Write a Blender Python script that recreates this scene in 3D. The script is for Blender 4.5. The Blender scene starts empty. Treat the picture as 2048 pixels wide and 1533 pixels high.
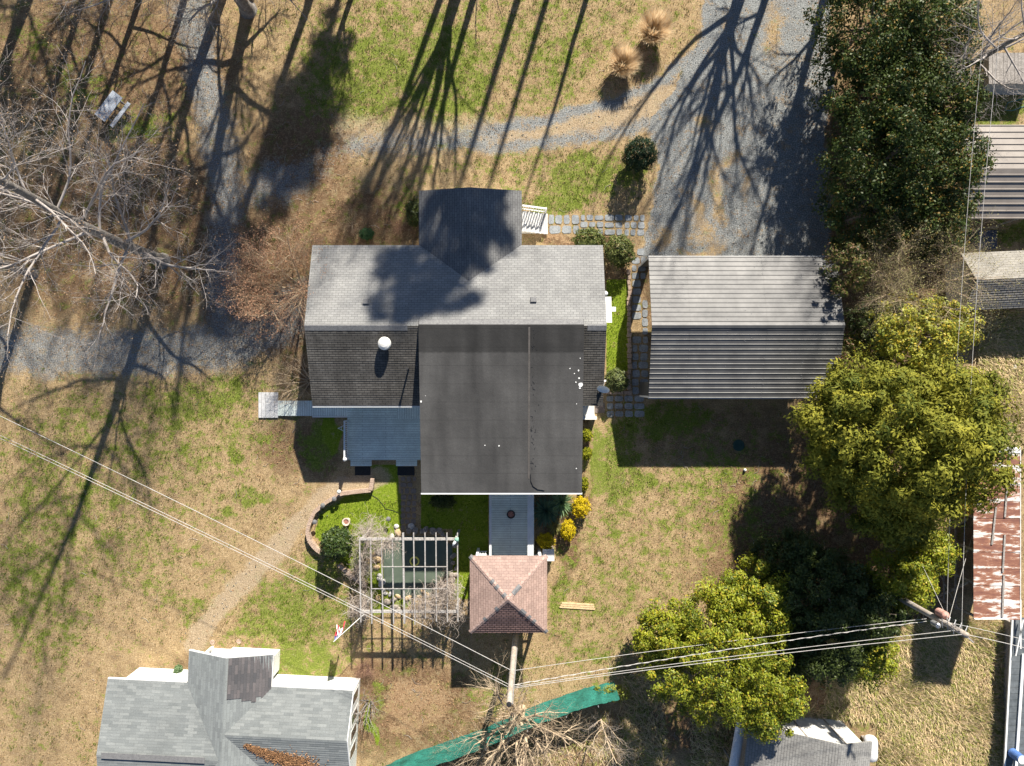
import bpy, math, random
import numpy as np
from mathutils import Vector, Matrix
R = math.radians
C = bpy.context.scene.collection
S, H = 32.0, 44.0          # ground pixels per metre (2048 px wide photograph), flying height in metres

# ------------------------------------------------------------------ camera, sky, sun, exposure
cam_d = bpy.data.cameras.new('camera')
cam = bpy.data.objects.new('camera', cam_d); C.objects.link(cam)
cam.location = (0, 0, H); cam.rotation_euler = (0, 0, 0)
cam_d.sensor_fit = 'HORIZONTAL'; cam_d.angle = 2 * math.atan(32.0 / H)
cam_d.clip_start = 0.5; cam_d.clip_end = 2000
bpy.context.scene.camera = cam
SUN_EL = R(33.4)
SUN = Vector((0.289 * math.cos(SUN_EL), 0.957 * math.cos(SUN_EL), math.sin(SUN_EL)))
w = bpy.data.worlds.new('World'); bpy.context.scene.world = w; w.use_nodes = True
wn = w.node_tree
sky = wn.nodes.new('ShaderNodeTexSky'); sky.sky_type = 'NISHITA'; sky.sun_disc = False
sky.sun_elevation = SUN_EL; sky.sun_rotation = math.atan2(SUN.x, SUN.y)
sky.altitude = 1500; sky.air_density = 0.8; sky.dust_density = 0.3; sky.ozone_density = 1.0
wn.links.new(sky.outputs[0], wn.nodes['Background'].inputs[0])
wn.nodes['Background'].inputs[1].default_value = 0.062
sd = bpy.data.lights.new('sun', 'SUN'); sd.energy = 5.0; sd.angle = R(0.85); sd.color = (1.0, 0.93, 0.82)
so = bpy.data.objects.new('sun', sd); C.objects.link(so)
so.rotation_euler = SUN.to_track_quat('Z', 'Y').to_euler(); so.location = (10, 30, 60)
vs = bpy.context.scene.view_settings
vs.view_transform = 'Standard'; vs.look = 'None'; vs.gamma = 1; vs.use_curve_mapping = False; vs.exposure = 1.06
try:
    bpy.context.scene.cycles.max_bounces = 6; bpy.context.scene.cycles.transparent_max_bounces = 8
except Exception: pass

def W(px, py, h=0.0):
    """the point at height h that the photograph shows at pixel (px, py)"""
    k = (1 - h / H) / S
    return Vector(((px - 1024) * k, (766.5 - py) * k, h))

# ------------------------------------------------------------------ materials
def newmat(name):
    m = bpy.data.materials.new(name); m.use_nodes = True
    return m, m.node_tree, m.node_tree.nodes['Principled BSDF']
def nd(nt, t, **k):
    n = nt.nodes.new(t)
    for a, b in k.items():
        if a.startswith('i_'): n.inputs[a[2:].replace('_', ' ')].default_value = b
        else: setattr(n, a, b)
    return n
def ramp(nt, src, stops, interp='LINEAR'):
    r = nt.nodes.new('ShaderNodeValToRGB'); r.color_ramp.interpolation = interp
    e = r.color_ramp.elements
    while len(e) < len(stops): e.new(0.5)
    for i, (p, c) in enumerate(stops):
        e[i].position = p; e[i].color = (c[0], c[1], c[2], 1) if not isinstance(c, (int, float)) else (c, c, c, 1)
    nt.links.new(src, r.inputs[0]); return r.outputs[0]
def mixc(nt, a, b, f, blend='MIX'):
    m = nt.nodes.new('ShaderNodeMix'); m.data_type = 'RGBA'; m.blend_type = blend
    for v, s in ((f, m.inputs[0]), (a, m.inputs[6]), (b, m.inputs[7])):
        if hasattr(v, 'is_output'): nt.links.new(v, s)
        else: s.default_value = v if isinstance(v, (int, float)) else (v[0], v[1], v[2], 1)
    return m.outputs[2]
def math_(nt, op, a, b=0.0, clamp=False):
    m = nt.nodes.new('ShaderNodeMath'); m.operation = op; m.use_clamp = clamp
    for v, s in ((a, m.inputs[0]), (b, m.inputs[1])):
        if hasattr(v, 'is_output'): nt.links.new(v, s)
        else: s.default_value = v
    if op == 'MULTIPLY_ADD': m.inputs[2].default_value = -.4 * b / .8 + .0
    return m.outputs[0]
def noise(nt, vec, scale, detail=4, rough=.6):
    n = nd(nt, 'ShaderNodeTexNoise'); n.inputs['Scale'].default_value = scale
    n.inputs['Detail'].default_value = detail; n.inputs['Roughness'].default_value = rough
    nt.links.new(vec, n.inputs['Vector']); return n.outputs[0]
def bump(nt, b, h, strength, dist):
    n = nd(nt, 'ShaderNodeBump'); n.inputs['Strength'].default_value = strength; n.inputs['Distance'].default_value = dist
    nt.links.new(h, n.inputs['Height']); nt.links.new(n.outputs[0], b.inputs['Normal'])
def nd_off(nt, v, d):
    mp = nt.nodes.new('ShaderNodeMapping'); mp.inputs['Location'].default_value = (d, d * .7, 0); nt.links.new(v, mp.inputs[0]); return mp.outputs[0]
def objco(nt): return nt.nodes.new('ShaderNodeTexCoord').outputs['Object']

def mottle(name, c1, c2, scale=3., rough=.8, metal=0., bs=0., bscale=20., bd=.01, spec=.4, fine=.25):
    m, nt, b = newmat(name); v = objco(nt)
    col = ramp(nt, noise(nt, v, scale, 5, .65), [(.3, c1), (.7, c2)])
    f = noise(nt, v, bscale, 3, .6)
    g = ramp(nt, f, [(.3, 1 - fine), (.7, 1 + fine)])
    nt.links.new(mixc(nt, col, g, 1., 'MULTIPLY'), b.inputs['Base Color'])
    b.inputs['Roughness'].default_value = rough; b.inputs['Metallic'].default_value = metal
    b.inputs['Specular IOR Level'].default_value = spec
    if bs: bump(nt, b, f, bs, bd)
    return m

def bricks(name, c1, c2, mortar, bw, rh, ms=.006, swap=False, stain=(.8, 1.15), sscale=.5, rough=.9, bs=.4, off=.5, bd=.006, streak=False, axis='XY'):
    m, nt, b = newmat(name); v = objco(nt)
    sep = nd(nt, 'ShaderNodeSeparateXYZ'); nt.links.new(v, sep.inputs[0])
    cmb = nd(nt, 'ShaderNodeCombineXYZ')
    a, c = (1, 0) if swap else (0, 1)
    if axis == 'XZ': a, c = 0, 2
    if axis == 'YZ': a, c = 1, 2
    nt.links.new(sep.outputs[a], cmb.inputs[0]); nt.links.new(sep.outputs[c], cmb.inputs[1])
    t = nd(nt, 'ShaderNodeTexBrick'); t.offset = off
    nt.links.new(cmb.outputs[0], t.inputs['Vector'])
    t.inputs['Color1'].default_value = (*c1, 1); t.inputs['Color2'].default_value = (*c2, 1); t.inputs['Mortar'].default_value = (*mortar, 1)
    t.inputs['Scale'].default_value = 1; t.inputs['Mortar Size'].default_value = ms; t.inputs['Mortar Smooth'].default_value = .3
    t.inputs['Brick Width'].default_value = bw; t.inputs['Row Height'].default_value = rh; t.inputs['Bias'].default_value = 0
    sv = v
    if streak:
        mp = nd(nt, 'ShaderNodeMapping'); nt.links.new(v, mp.inputs[0])
        mp.inputs['Scale'].default_value = (1, .18, 1) if not swap else (.18, 1, 1); sv = mp.outputs[0]
    st = ramp(nt, noise(nt, sv, sscale, 6, .65), [(.3, stain[0]), (.7, stain[1])])
    col = mixc(nt, t.outputs[0], st, 1., 'MULTIPLY')
    gr = ramp(nt, noise(nt, v, 30, 2, .6), [(.3, .8), (.7, 1.2)])
    nt.links.new(mixc(nt, col, gr, 1., 'MULTIPLY'), b.inputs['Base Color'])
    b.inputs['Roughness'].default_value = rough; b.inputs['Specular IOR Level'].default_value = .3
    if bs: bump(nt, b, math_(nt, 'SUBTRACT', 1., t.outputs[1]), bs, bd)
    return m

def leafmat(name, rough=.45, trans=.3, spec=.5):
    m, nt, b = newmat(name)
    at = nd(nt, 'ShaderNodeAttribute', attribute_name='tint')
    nt.links.new(at.outputs[0], b.inputs['Base Color'])
    b.inputs['Roughness'].default_value = rough; b.inputs['Specular IOR Level'].default_value = spec
    tr = nd(nt, 'ShaderNodeBsdfTranslucent'); nt.links.new(at.outputs[0], tr.inputs[0])
    mx = nd(nt, 'ShaderNodeMixShader'); mx.inputs[0].default_value = trans
    nt.links.new(b.outputs[0], mx.inputs[1]); nt.links.new(tr.outputs[0], mx.inputs[2])
    nt.links.new(mx.outputs[0], nt.nodes['Material Output'].inputs[0]); return m

G3 = lambda v: (v, v * 1., v * 1.)
M = {}
M['roof_grey'] = bricks('roof_grey', (.30, .30, .29), (.245, .245, .24), (.12, .12, .12), .33, .138, .010, stain=(.82, 1.12), sscale=.6)
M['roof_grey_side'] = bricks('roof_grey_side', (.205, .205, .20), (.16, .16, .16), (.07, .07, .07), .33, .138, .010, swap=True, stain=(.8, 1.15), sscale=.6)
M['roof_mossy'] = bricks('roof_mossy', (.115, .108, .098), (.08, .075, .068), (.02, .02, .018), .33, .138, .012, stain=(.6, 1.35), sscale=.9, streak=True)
M['roof_silver'] = bricks('roof_silver', (.25, .265, .26), (.175, .19, .19), (.15, .16, .16), .55, .16, .006, stain=(.88, 1.1), sscale=.5, off=.37)
M['roof_silver_side'] = bricks('roof_silver_side', (.25, .27, .265), (.19, .205, .205), (.15, .16, .16), .55, .16, .006, swap=True, stain=(.88, 1.1), sscale=.5, off=.37)
M['roof_patch'] = bricks('roof_patch', (.15, .135, .135), (.085, .085, .09), (.06, .06, .06), .55, .16, .006, swap=True, stain=(.85, 1.1), off=.37)
M['roof_pink'] = bricks('roof_pink', (.38, .27, .23), (.30, .215, .185), (.2, .135, .115), .27, .145, .008, stain=(.85, 1.15), sscale=1.6)
M['roof_pink_side'] = bricks('roof_pink_side', (.43, .30, .25), (.34, .24, .20), (.17, .1, .08), .27, .145, .008, swap=True, stain=(.85, 1.15), sscale=1.6)
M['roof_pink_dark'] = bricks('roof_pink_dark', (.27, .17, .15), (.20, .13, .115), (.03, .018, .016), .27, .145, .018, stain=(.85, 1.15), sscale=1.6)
M['cap_pink'] = bricks('cap_pink', (.46, .33, .28), (.38, .27, .23), (.2, .12, .1), .2, .2, .01)
M['cap_grey'] = mottle('cap_grey', (.13, .13, .135), (.2, .2, .2), 6)
M['roof_tan'] = bricks('roof_tan', (.33, .31, .27), (.27, .255, .225), (.15, .14, .12), .33, .15, .01, stain=(.75, 1.15), sscale=.8)
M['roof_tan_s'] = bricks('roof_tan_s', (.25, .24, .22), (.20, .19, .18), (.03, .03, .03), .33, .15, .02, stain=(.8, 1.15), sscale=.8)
M['roof_shed'] = bricks('roof_shed', (.28, .275, .26), (.235, .23, .22), (.13, .13, .125), .33, .15, .012, swap=True, stain=(.8, 1.15), sscale=.8)
M['white_siding'] = bricks('white_siding', (.78, .78, .76), (.76, .76, .74), (.45, .45, .44), 4., .15, .008, stain=(.93, 1.04), axis='XZ', bs=.3)
M['white_siding_side'] = bricks('white_siding_side', (.78, .78, .76), (.76, .76, .74), (.45, .45, .44), 4., .15, .008, stain=(.93, 1.04), axis='YZ', bs=.3)
M['white'] = mottle('white', (.74, .74, .72), (.82, .82, .80), 2., rough=.5, fine=.05)
M['white_worn'] = mottle('white_worn', (.55, .54, .50), (.78, .77, .74), 2.5, rough=.6, fine=.1)
M['deck'] = bricks('deck', (.74, .83, .78), (.66, .75, .70), (.20, .235, .23), 3.6, .145, .008, stain=(.82, 1.12), sscale=1.2, rough=.7, bs=.5, off=.4)
M['deck_cross'] = bricks('deck_cross', (.74, .82, .78), (.67, .75, .71), (.25, .28, .28), 3.6, .145, .010, swap=True, stain=(.85, 1.12), sscale=1.2, rough=.7, bs=.5, off=.4)
M['deck_pale'] = bricks('deck_pale', (.60, .60, .60), (.53, .535, .54), (.2, .2, .2), 3.6, .27, .012, swap=True, stain=(.85, 1.1), rough=.7)
M['rail'] = mottle('rail', (.6, .63, .65), (.72, .74, .75), 3., rough=.5, fine=.05)
M['metal_roof'] = mottle('metal_roof', (.10, .10, .10), (.165, .163, .16), .9, rough=.52, metal=.5, spec=.5, fine=.05, bscale=6)
M['beige_metal'] = mottle('beige_metal', (.21, .185, .165), (.29, .26, .23), .8, rough=.45, metal=.1, fine=.06)
M['galv'] = mottle('galv', (.36, .37, .38), (.5, .5, .51), 4., rough=.4, metal=.5, fine=.05)
M['dark_metal'] = mottle('dark_metal', (.03, .03, .033), (.06, .06, .06), 4., rough=.5, metal=.3)
M['black_rubber'] = mottle('black_rubber', (.015, .017, .02), (.028, .03, .034), 5., rough=.9)
M['wood_grey'] = mottle('wood_grey', (.22, .20, .18), (.36, .33, .30), 3., rough=.9, fine=.3, bscale=12)
M['wood_tan'] = mottle('wood_tan', (.55, .40, .22), (.68, .52, .30), 5., rough=.8)
M['pole_wood'] = mottle('pole_wood', (.30, .24, .18), (.45, .41, .37), 1.5, rough=.9, fine=.3, bscale=14)
M['brick_edge'] = mottle('brick_edge', (.34, .24, .18), (.48, .37, .29), 6., rough=.9, bs=.4, bscale=18)
M['rock'] = mottle('rock', (.20, .17, .14), (.40, .35, .30), 2.5, rough=.9, bs=.5, bscale=9, bd=.03)
M['rock_ochre'] = mottle('rock_ochre', (.42, .29, .14), (.55, .42, .26), 2.5, rough=.9, bs=.5, bscale=9, bd=.03)
M['rock_pale'] = mottle('rock_pale', (.46, .44, .41), (.62, .60, .57), 2.5, rough=.9, bs=.5, bscale=9, bd=.03)
M['flag_grey'] = mottle('flag_grey', (.20, .22, .235), (.34, .355, .36), 1.6, rough=.85, bs=.3, bscale=12)
M['flag_brown'] = mottle('flag_brown', (.17, .135, .115), (.25, .205, .18), 1.6, rough=.9, bs=.3, bscale=12)
M['green_net'] = mottle('green_net', (.010, .10, .08), (.025, .19, .15), 2.2, rough=.7, fine=.35, bscale=9, bs=.5, bd=.05)
M['bark_pale'] = mottle('bark_pale', (.20, .185, .17), (.40, .375, .35), 2.5, rough=.9, bs=.5, bscale=14, bd=.02)
M['twig_pale'] = mottle('twig_pale', (.28, .245, .225), (.46, .42, .39), 1.5, rough=.9)
M['bark_grey'] = mottle('bark_grey', (.11, .10, .09), (.25, .23, .21), 3., rough=.95, bs=.6, bscale=14, bd=.03, fine=.35)
M['pergola_wood'] = mottle('pergola_wood', (.30, .28, .26), (.46, .44, .42), 3., rough=.9, fine=.25, bscale=12)
M['bark_brown'] = mottle('bark_brown', (.13, .10, .08), (.24, .19, .15), 2.5, rough=.95, bs=.6, bscale=12, bd=.02)
M['twig_tan'] = mottle('twig_tan', (.38, .29, .19), (.58, .46, .32), 1.5, rough=.9)
M['twig_rust'] = mottle('twig_rust', (.24, .13, .09), (.36, .22, .16), 1.5, rough=.9)
M['twig_mauve'] = mottle('twig_mauve', (.32, .265, .225), (.54, .465, .40), 1.5, rough=.9)
M['leaf'] = leafmat('leaf', .5, .2, .32); M['leaf_soft'] = leafmat('leaf_soft', .75, .2, .2); M['straw'] = leafmat('straw', .9, .42, .1)
M['glass'] = mottle('glass', (.03, .035, .04), (.05, .055, .06), 1., rough=.1, spec=.6, fine=.02)
M['terracotta'] = mottle('terracotta', (.40, .16, .12), (.5, .26, .2), 4.)
M['soil'] = mottle('soil', (.06, .04, .03), (.13, .09, .07), 9.)
M['red'] = mottle('red', (.55, .03, .05), (.62, .05, .07), 4.); M['navy'] = mottle('navy', (.03, .05, .2), (.05, .07, .26), 4.)
M['yellow_hose'] = mottle('yellow_hose', (.75, .68, .10), (.85, .78, .2), 4., rough=.5)
M['verdigris'] = mottle('verdigris', (.16, .35, .25), (.32, .52, .42), 5.)
M['teal_hose'] = mottle('teal_hose', (.02, .2, .2), (.04, .3, .3), 4., rough=.4)
M['wire'] = mottle('wire', (.42, .40, .38), (.55, .53, .50), 1., rough=.6)
M['tank_white'] = mottle('tank_white', (.62, .63, .64), (.74, .75, .76), 1., rough=.4)
M['blue_grey'] = mottle('blue_grey', (.33, .37, .43), (.42, .46, .52), 1.5, rough=.6)
M['navy_tarp'] = mottle('navy_tarp', (.03, .045, .075), (.06, .08, .12), 3., rough=.6, bs=.5, bscale=6, bd=.05)
M['pot_red'] = mottle('pot_red', (.30, .12, .09), (.42, .22, .17), 12.)
# dark bitumen membrane of the addition: patchy, with lap lines
def membrane():
    m, nt, b = newmat('membrane'); v = objco(nt)
    sep = nd(nt, 'ShaderNodeSeparateXYZ'); nt.links.new(v, sep.inputs[0])
    mp = nd(nt, 'ShaderNodeMapping'); nt.links.new(v, mp.inputs[0]); mp.inputs['Scale'].default_value = (.9, .07, 1)
    n1 = noise(nt, mp.outputs[0], .9, 3, .5); n2 = noise(nt, v, .5, 5, .6); n3 = noise(nt, v, 26, 2, .7)
    col = ramp(nt, n1, [(.33, (.042, .041, .040)), (.67, (.088, .086, .083))])
    col = mixc(nt, col, ramp(nt, n2, [(.3, .78), (.7, 1.18)]), 1., 'MULTIPLY')
    col = mixc(nt, col, ramp(nt, n3, [(.3, .8), (.7, 1.2)]), 1., 'MULTIPLY')
    # the upper two metres were coated darker, a straight lap where the coat ends
    st = nd(nt, 'ShaderNodeMapRange'); st.inputs['From Min'].default_value = -1.36; st.inputs['From Max'].default_value = -1.24
    st.inputs['To Min'].default_value = 1.0; st.inputs['To Max'].default_value = .46
    wob = math_(nt, 'ADD', sep.outputs[1], math_(nt, 'MULTIPLY', math_(nt, 'SUBTRACT', noise(nt, v, 5, 2), .5), .12))
    nt.links.new(wob, st.inputs['Value'])
    vm = nd(nt, 'ShaderNodeVectorMath', operation='SCALE'); nt.links.new(col, vm.inputs[0]); nt.links.new(st.outputs[0], vm.inputs['Scale'])
    # horizontal lap lines each metre and a bit
    fr = math_(nt, 'FRACT', math_(nt, 'MULTIPLY', sep.outputs[1], 1 / 1.02))
    ln = ramp(nt, fr, [(0., .68), (.018, .72), (.03, 1.), (1., 1.)])
    nt.links.new(mixc(nt, vm.outputs[0], ln, 1., 'MULTIPLY'), b.inputs['Base Color'])
    b.inputs['Roughness'].default_value = .75; b.inputs['Specular IOR Level'].default_value = .35
    bump(nt, b, noise(nt, v, 3., 6, .75), .35, .05); return m
M['membrane'] = membrane()
def rusty():
    m, nt, b = newmat('rusty_tin'); v = objco(nt)
    mp = nd(nt, 'ShaderNodeMapping'); nt.links.new(v, mp.inputs[0]); mp.inputs['Scale'].default_value = (.55, 2.2, 1); mp.inputs['Rotation'].default_value = (0, 0, .25)
    n = noise(nt, mp.outputs[0], 1.3, 9, .74)
    sep = nd(nt, 'ShaderNodeSeparateXYZ'); nt.links.new(v, sep.inputs[0])
    fr = math_(nt, 'FRACT', math_(nt, 'MULTIPLY', sep.outputs[1], 1 / .965))
    edge = ramp(nt, fr, [(0., .25), (.14, 0.), (.8, 0.), (1., .2)])
    n = math_(nt, 'ADD', n, math_(nt, 'MULTIPLY', edge, .45))
    n = math_(nt, 'ADD', n, math_(nt, 'MULTIPLY', math_(nt, 'SUBTRACT', noise(nt, v, .45, 3), .5), .35))
    col = ramp(nt, n, [(.36, (.16, .065, .05)), (.5, (.25, .11, .07)), (.55, (.36, .18, .11)), (.575, (.60, .56, .52)), (.72, (.76, .75, .73))])
    nt.links.new(col, b.inputs['Base Color']); b.inputs['Roughness'].default_value = .75
    bump(nt, b, n, .3, .03); return m
M['rusty_tin'] = rusty()
def water():
    m, nt, b = newmat('pond_water'); v = objco(nt)
    col = ramp(nt, noise(nt, v, .9, 5, .6), [(.3, (.075, .10, .075)), (.7, (.12, .15, .115))])
    nt.links.new(col, b.inputs['Base Color']); b.inputs['Roughness'].default_value = .12; b.inputs['Specular IOR Level'].default_value = .5
    bump(nt, b, noise(nt, v, 7, 2), .06, .02); return m
M['pond_water'] = water()

# ------------------------------------------------------------------ mesh tools
def link(o, parent=None):
    C.objects.link(o)
    if parent: o.parent = parent
    return o
def thing(name, label, cat, loc=(0, 0, 0), rotz=0., group=None, kind=None):
    o = bpy.data.objects.new(name, None); o.empty_display_size = .3; C.objects.link(o)
    o.location = loc; o.rotation_euler = (0, 0, rotz); o['label'] = label; o['category'] = cat
    if group: o['group'] = group
    if kind: o['kind'] = kind
    return o
def tag(o, label=None, cat=None, group=None, kind=None):
    for k, v in (('label', label), ('category', cat), ('group', group), ('kind', kind)):
        if v: o[k] = v
    return o
def minv(o):
    """inverse of an empty's own transform (things sit at top level)"""
    m = Matrix.Translation(o.location) @ o.rotation_euler.to_matrix().to_4x4()
    if o.parent: m = wmat(o.parent) @ m
    return m.inverted()
def wmat(o):
    m = Matrix.Translation(o.location) @ o.rotation_euler.to_matrix().to_4x4()
    return wmat(o.parent) @ m if o.parent else m
def np_mesh(name, V, F, m, parent=None, tint=None, loc=None, smooth=False, world=False):
    V = np.asarray(V, dtype=np.float64).reshape(-1, 3); F = np.asarray(F, dtype=np.int32)
    if world and parent is not None:
        A = np.array(minv(parent)); V = V @ A[:3, :3].T + A[:3, 3]
    if loc is not None: V = V - np.array(loc)
    me = bpy.data.meshes.new(name); k = F.shape[1]
    me.vertices.add(len(V)); me.vertices.foreach_set('co', V.astype(np.float32).ravel())
    me.loops.add(F.size); me.loops.foreach_set('vertex_index', F.ravel())
    me.polygons.add(len(F)); me.polygons.foreach_set('loop_start', np.arange(len(F), dtype=np.int32) * k)
    if smooth: me.polygons.foreach_set('use_smooth', np.ones(len(F), dtype=bool))
    me.update(calc_edges=True)
    if tint is not None:
        a = me.color_attributes.new('tint', 'FLOAT_COLOR', 'POINT')
        T = np.ones((len(V), 4), dtype=np.float32); T[:, :3] = tint; a.data.foreach_set('color', T.ravel())
    me.materials.append(m); o = bpy.data.objects.new(name, me)
    if loc is not None: o.location = loc
    return link(o, parent)

class MB:
    def __init__(s): s.v, s.f = [], []
    def add(s, vs, fs):
        n = len(s.v); s.v += [tuple(p) for p in vs]; s.f += [tuple(i + n for i in f) for f in fs]; return s
    def box(s, x0, x1, y0, y1, z0, z1):
        return s.add([(x0, y0, z0), (x1, y0, z0), (x1, y1, z0), (x0, y1, z0), (x0, y0, z1), (x1, y0, z1), (x1, y1, z1), (x0, y1, z1)],
                     [(0, 3, 2, 1), (4, 5, 6, 7), (0, 1, 5, 4), (1, 2, 6, 5), (2, 3, 7, 6), (3, 0, 4, 7)])
    def bar(s, a, b, w, h=None):
        """rectangular bar from a to b; w across, h the other way"""
        a, b = Vector(a), Vector(b); d = (b - a).normalized(); h = h or w
        u = d.cross(Vector((0, 0, 1)))
        if u.length < 1e-3: u = Vector((1, 0, 0))
        u.normalize(); n = u.cross(d).normalized(); u *= w / 2; n *= h / 2
        return s.add([a - u - n, a + u - n, a + u + n, a - u + n, b - u - n, b + u - n, b + u + n, b - u + n],
                     [(0, 1, 2, 3), (7, 6, 5, 4), (0, 4, 5, 1), (1, 5, 6, 2), (2, 6, 7, 3), (3, 7, 4, 0)])
    def prism(s, poly, z0, z1):
        n = len(poly)
        A = sum(poly[i][0] * poly[(i + 1) % n][1] - poly[(i + 1) % n][0] * poly[i][1] for i in range(n))
        if A < 0: poly = poly[::-1]
        vs = [(p[0], p[1], z0) for p in poly] + [(p[0], p[1], z1) for p in poly]
        return s.add(vs, [tuple(range(n - 1, -1, -1)), tuple(range(n, 2 * n))] + [(i, (i + 1) % n, n + (i + 1) % n, n + i) for i in range(n)])
    def slab(s, c, t, drop=.001):
        """closed slab below the polygon c (3-D corners), t thick"""
        n = len(c); c = [Vector(p) - Vector((0, 0, drop)) for p in c]; b = [p - Vector((0, 0, t)) for p in c]
        nz = (c[1] - c[0]).cross(c[2] - c[0]).z
        if nz < 0: c = c[::-1]; b = b[::-1]
        return s.add(c + b, [tuple(range(n)), tuple(range(2 * n - 1, n - 1, -1))] + [(i, n + i, n + (i + 1) % n, (i + 1) % n) for i in range(n)])
    def courses(s, eL, eR, tR, tL, step=.138, lift=.012):
        eL, eR, tR, tL = map(Vector, (eL, eR, tR, tL))
        n = max(2, round(((tL + tR) / 2 - (eL + eR) / 2).length / step))
        nr = (eR - eL).cross(((tL + tR) / 2) - (eL + eR) / 2).normalized()
        if nr.z < 0: nr = -nr
        for k in range(n):
            a, b = k / n, (k + 1) / n
            la, ra, lb, rb = eL.lerp(tL, a), eR.lerp(tR, a), eL.lerp(tL, b), eR.lerp(tR, b)
            vs = [la + nr * lift, ra + nr * lift, rb + nr * .002, lb + nr * .002, la - nr * .004, ra - nr * .004]
            s.add(vs, [(0, 1, 2, 3), (4, 5, 1, 0)])
        return s
    def tube(s, pts, rad, n=8, cap=True):
        pts = [Vector(p) for p in pts]
        if not isinstance(rad, (list, tuple)): rad = [rad] * len(pts)
        vs, fs = [], []; ref = None
        for i, p in enumerate(pts):
            d = (pts[min(i + 1, len(pts) - 1)] - pts[max(i - 1, 0)]).normalized()
            if ref is None: ref = Vector((0, 0, 1)) if abs(d.z) < .9 else Vector((1, 0, 0))
            u = d.cross(ref).normalized(); v = u.cross(d).normalized(); ref = v if abs(d.dot(v)) < .9 else ref
            for k in range(n):
                a = 2 * math.pi * k / n; vs.append(p + (u * math.cos(a) + v * math.sin(a)) * rad[i])
        for i in range(len(pts) - 1):
            for k in range(n):
                fs.append((i * n + k, i * n + (k + 1) % n, (i + 1) * n + (k + 1) % n, (i + 1) * n + k))
        if cap: fs += [tuple(range(n - 1, -1, -1)), tuple((len(pts) - 1) * n + k for k in range(n))]
        return s.add(vs, fs)
    def lathe(s, c, prof, n=20):
        vs, fs = [], []
        for r, z in prof:
            for k in range(n): a = 2 * math.pi * k / n; vs.append((c[0] + r * math.cos(a), c[1] + r * math.sin(a), c[2] + z))
        for i in range(len(prof) - 1):
            for k in range(n): fs.append((i * n + k, i * n + (k + 1) % n, (i + 1) * n + (k + 1) % n, (i + 1) * n + k))
        fs += [tuple(range(n - 1, -1, -1)), tuple((len(prof) - 1) * n + k for k in range(n))]
        return s.add(vs, fs)
    def build(s, name, m, parent=None, world=True, smooth=False, loc=None):
        vs = s.v
        if parent is not None and world:
            A = minv(parent); vs = [A @ Vector(p) for p in vs]
        if loc is not None: vs = [Vector(p) - Vector(loc) for p in vs]
        me = bpy.data.meshes.new(name); me.from_pydata([tuple(p) for p in vs], [], s.f)
        if smooth: me.polygons.foreach_set('use_smooth', [True] * len(me.polygons))
        me.update(); me.materials.append(m); o = bpy.data.objects.new(name, me)
        if loc is not None: o.location = loc
        return link(o, parent)
def copy_tree(root, loc, rotz=0., label=None):
    r = root.copy(); C.objects.link(r); r.location = loc; r.rotation_euler = (0, 0, rotz)
    if label: r['label'] = label
    for ch in list(root.children):
        c = ch.copy(); C.objects.link(c); c.parent = r
        for g in list(ch.children):
            d = g.copy(); C.objects.link(d); d.parent = c
    return r

# ------------------------------------------------------------------ ground
def sstep(x, a, b):
    t = np.clip((x - a) / (b - a), 0, 1); return t * t * (3 - 2 * t)
def blob(PX, PY, cx, cy, rx, ry, rot=0., soft=.5):
    c, s_ = math.cos(R(rot)), math.sin(R(rot)); dx, dy = PX - cx, PY - cy
    u = (dx * c + dy * s_) / rx; v = (-dx * s_ + dy * c) / ry
    return 1 - sstep(np.sqrt(u * u + v * v), 1 - soft, 1 + soft)
def line(PX, PY, pts, w_, soft=14):
    best = np.full(PX.shape, 1e9)
    for i in range(len(pts) - 1):
        a, b = np.array(pts[i], float), np.array(pts[i + 1], float); d = b - a
        t = np.clip(((PX - a[0]) * d[0] + (PY - a[1]) * d[1]) / (d @ d), 0, 1)
        best = np.minimum(best, np.hypot(PX - a[0] - t * d[0], PY - a[1] - t * d[1]))
    return 1 - sstep(best, w_ - soft, w_ + soft)
def poly(PX, PY, pts, soft=14):
    inside = np.zeros(PX.shape, bool); n = len(pts)
    for i in range(n):
        (x0, y0), (x1, y1) = pts[i], pts[(i + 1) % n]
        if y0 == y1: continue
        c = ((y0 > PY) != (y1 > PY)) & (PX < (x1 - x0) * (PY - y0) / (y1 - y0) + x0); inside ^= c
    e = line(PX, PY, list(pts) + [pts[0]], 0.01, soft)
    return np.where(inside, 1 - e * .5, e * .5)
def wob(X, Y, f, seed):
    g = np.random.default_rng(seed); o = np.zeros(np.shape(X))
    for k in range(7):
        a = g.uniform(0, 6.283); q = f * g.uniform(.6, 1.9); o = o + np.sin((X * math.cos(a) + Y * math.sin(a)) * q + g.uniform(0, 6.283) + 1.2 * np.sin((Y * math.cos(a) - X * math.sin(a)) * q * .7 + k))
    return o / 4.5
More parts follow.
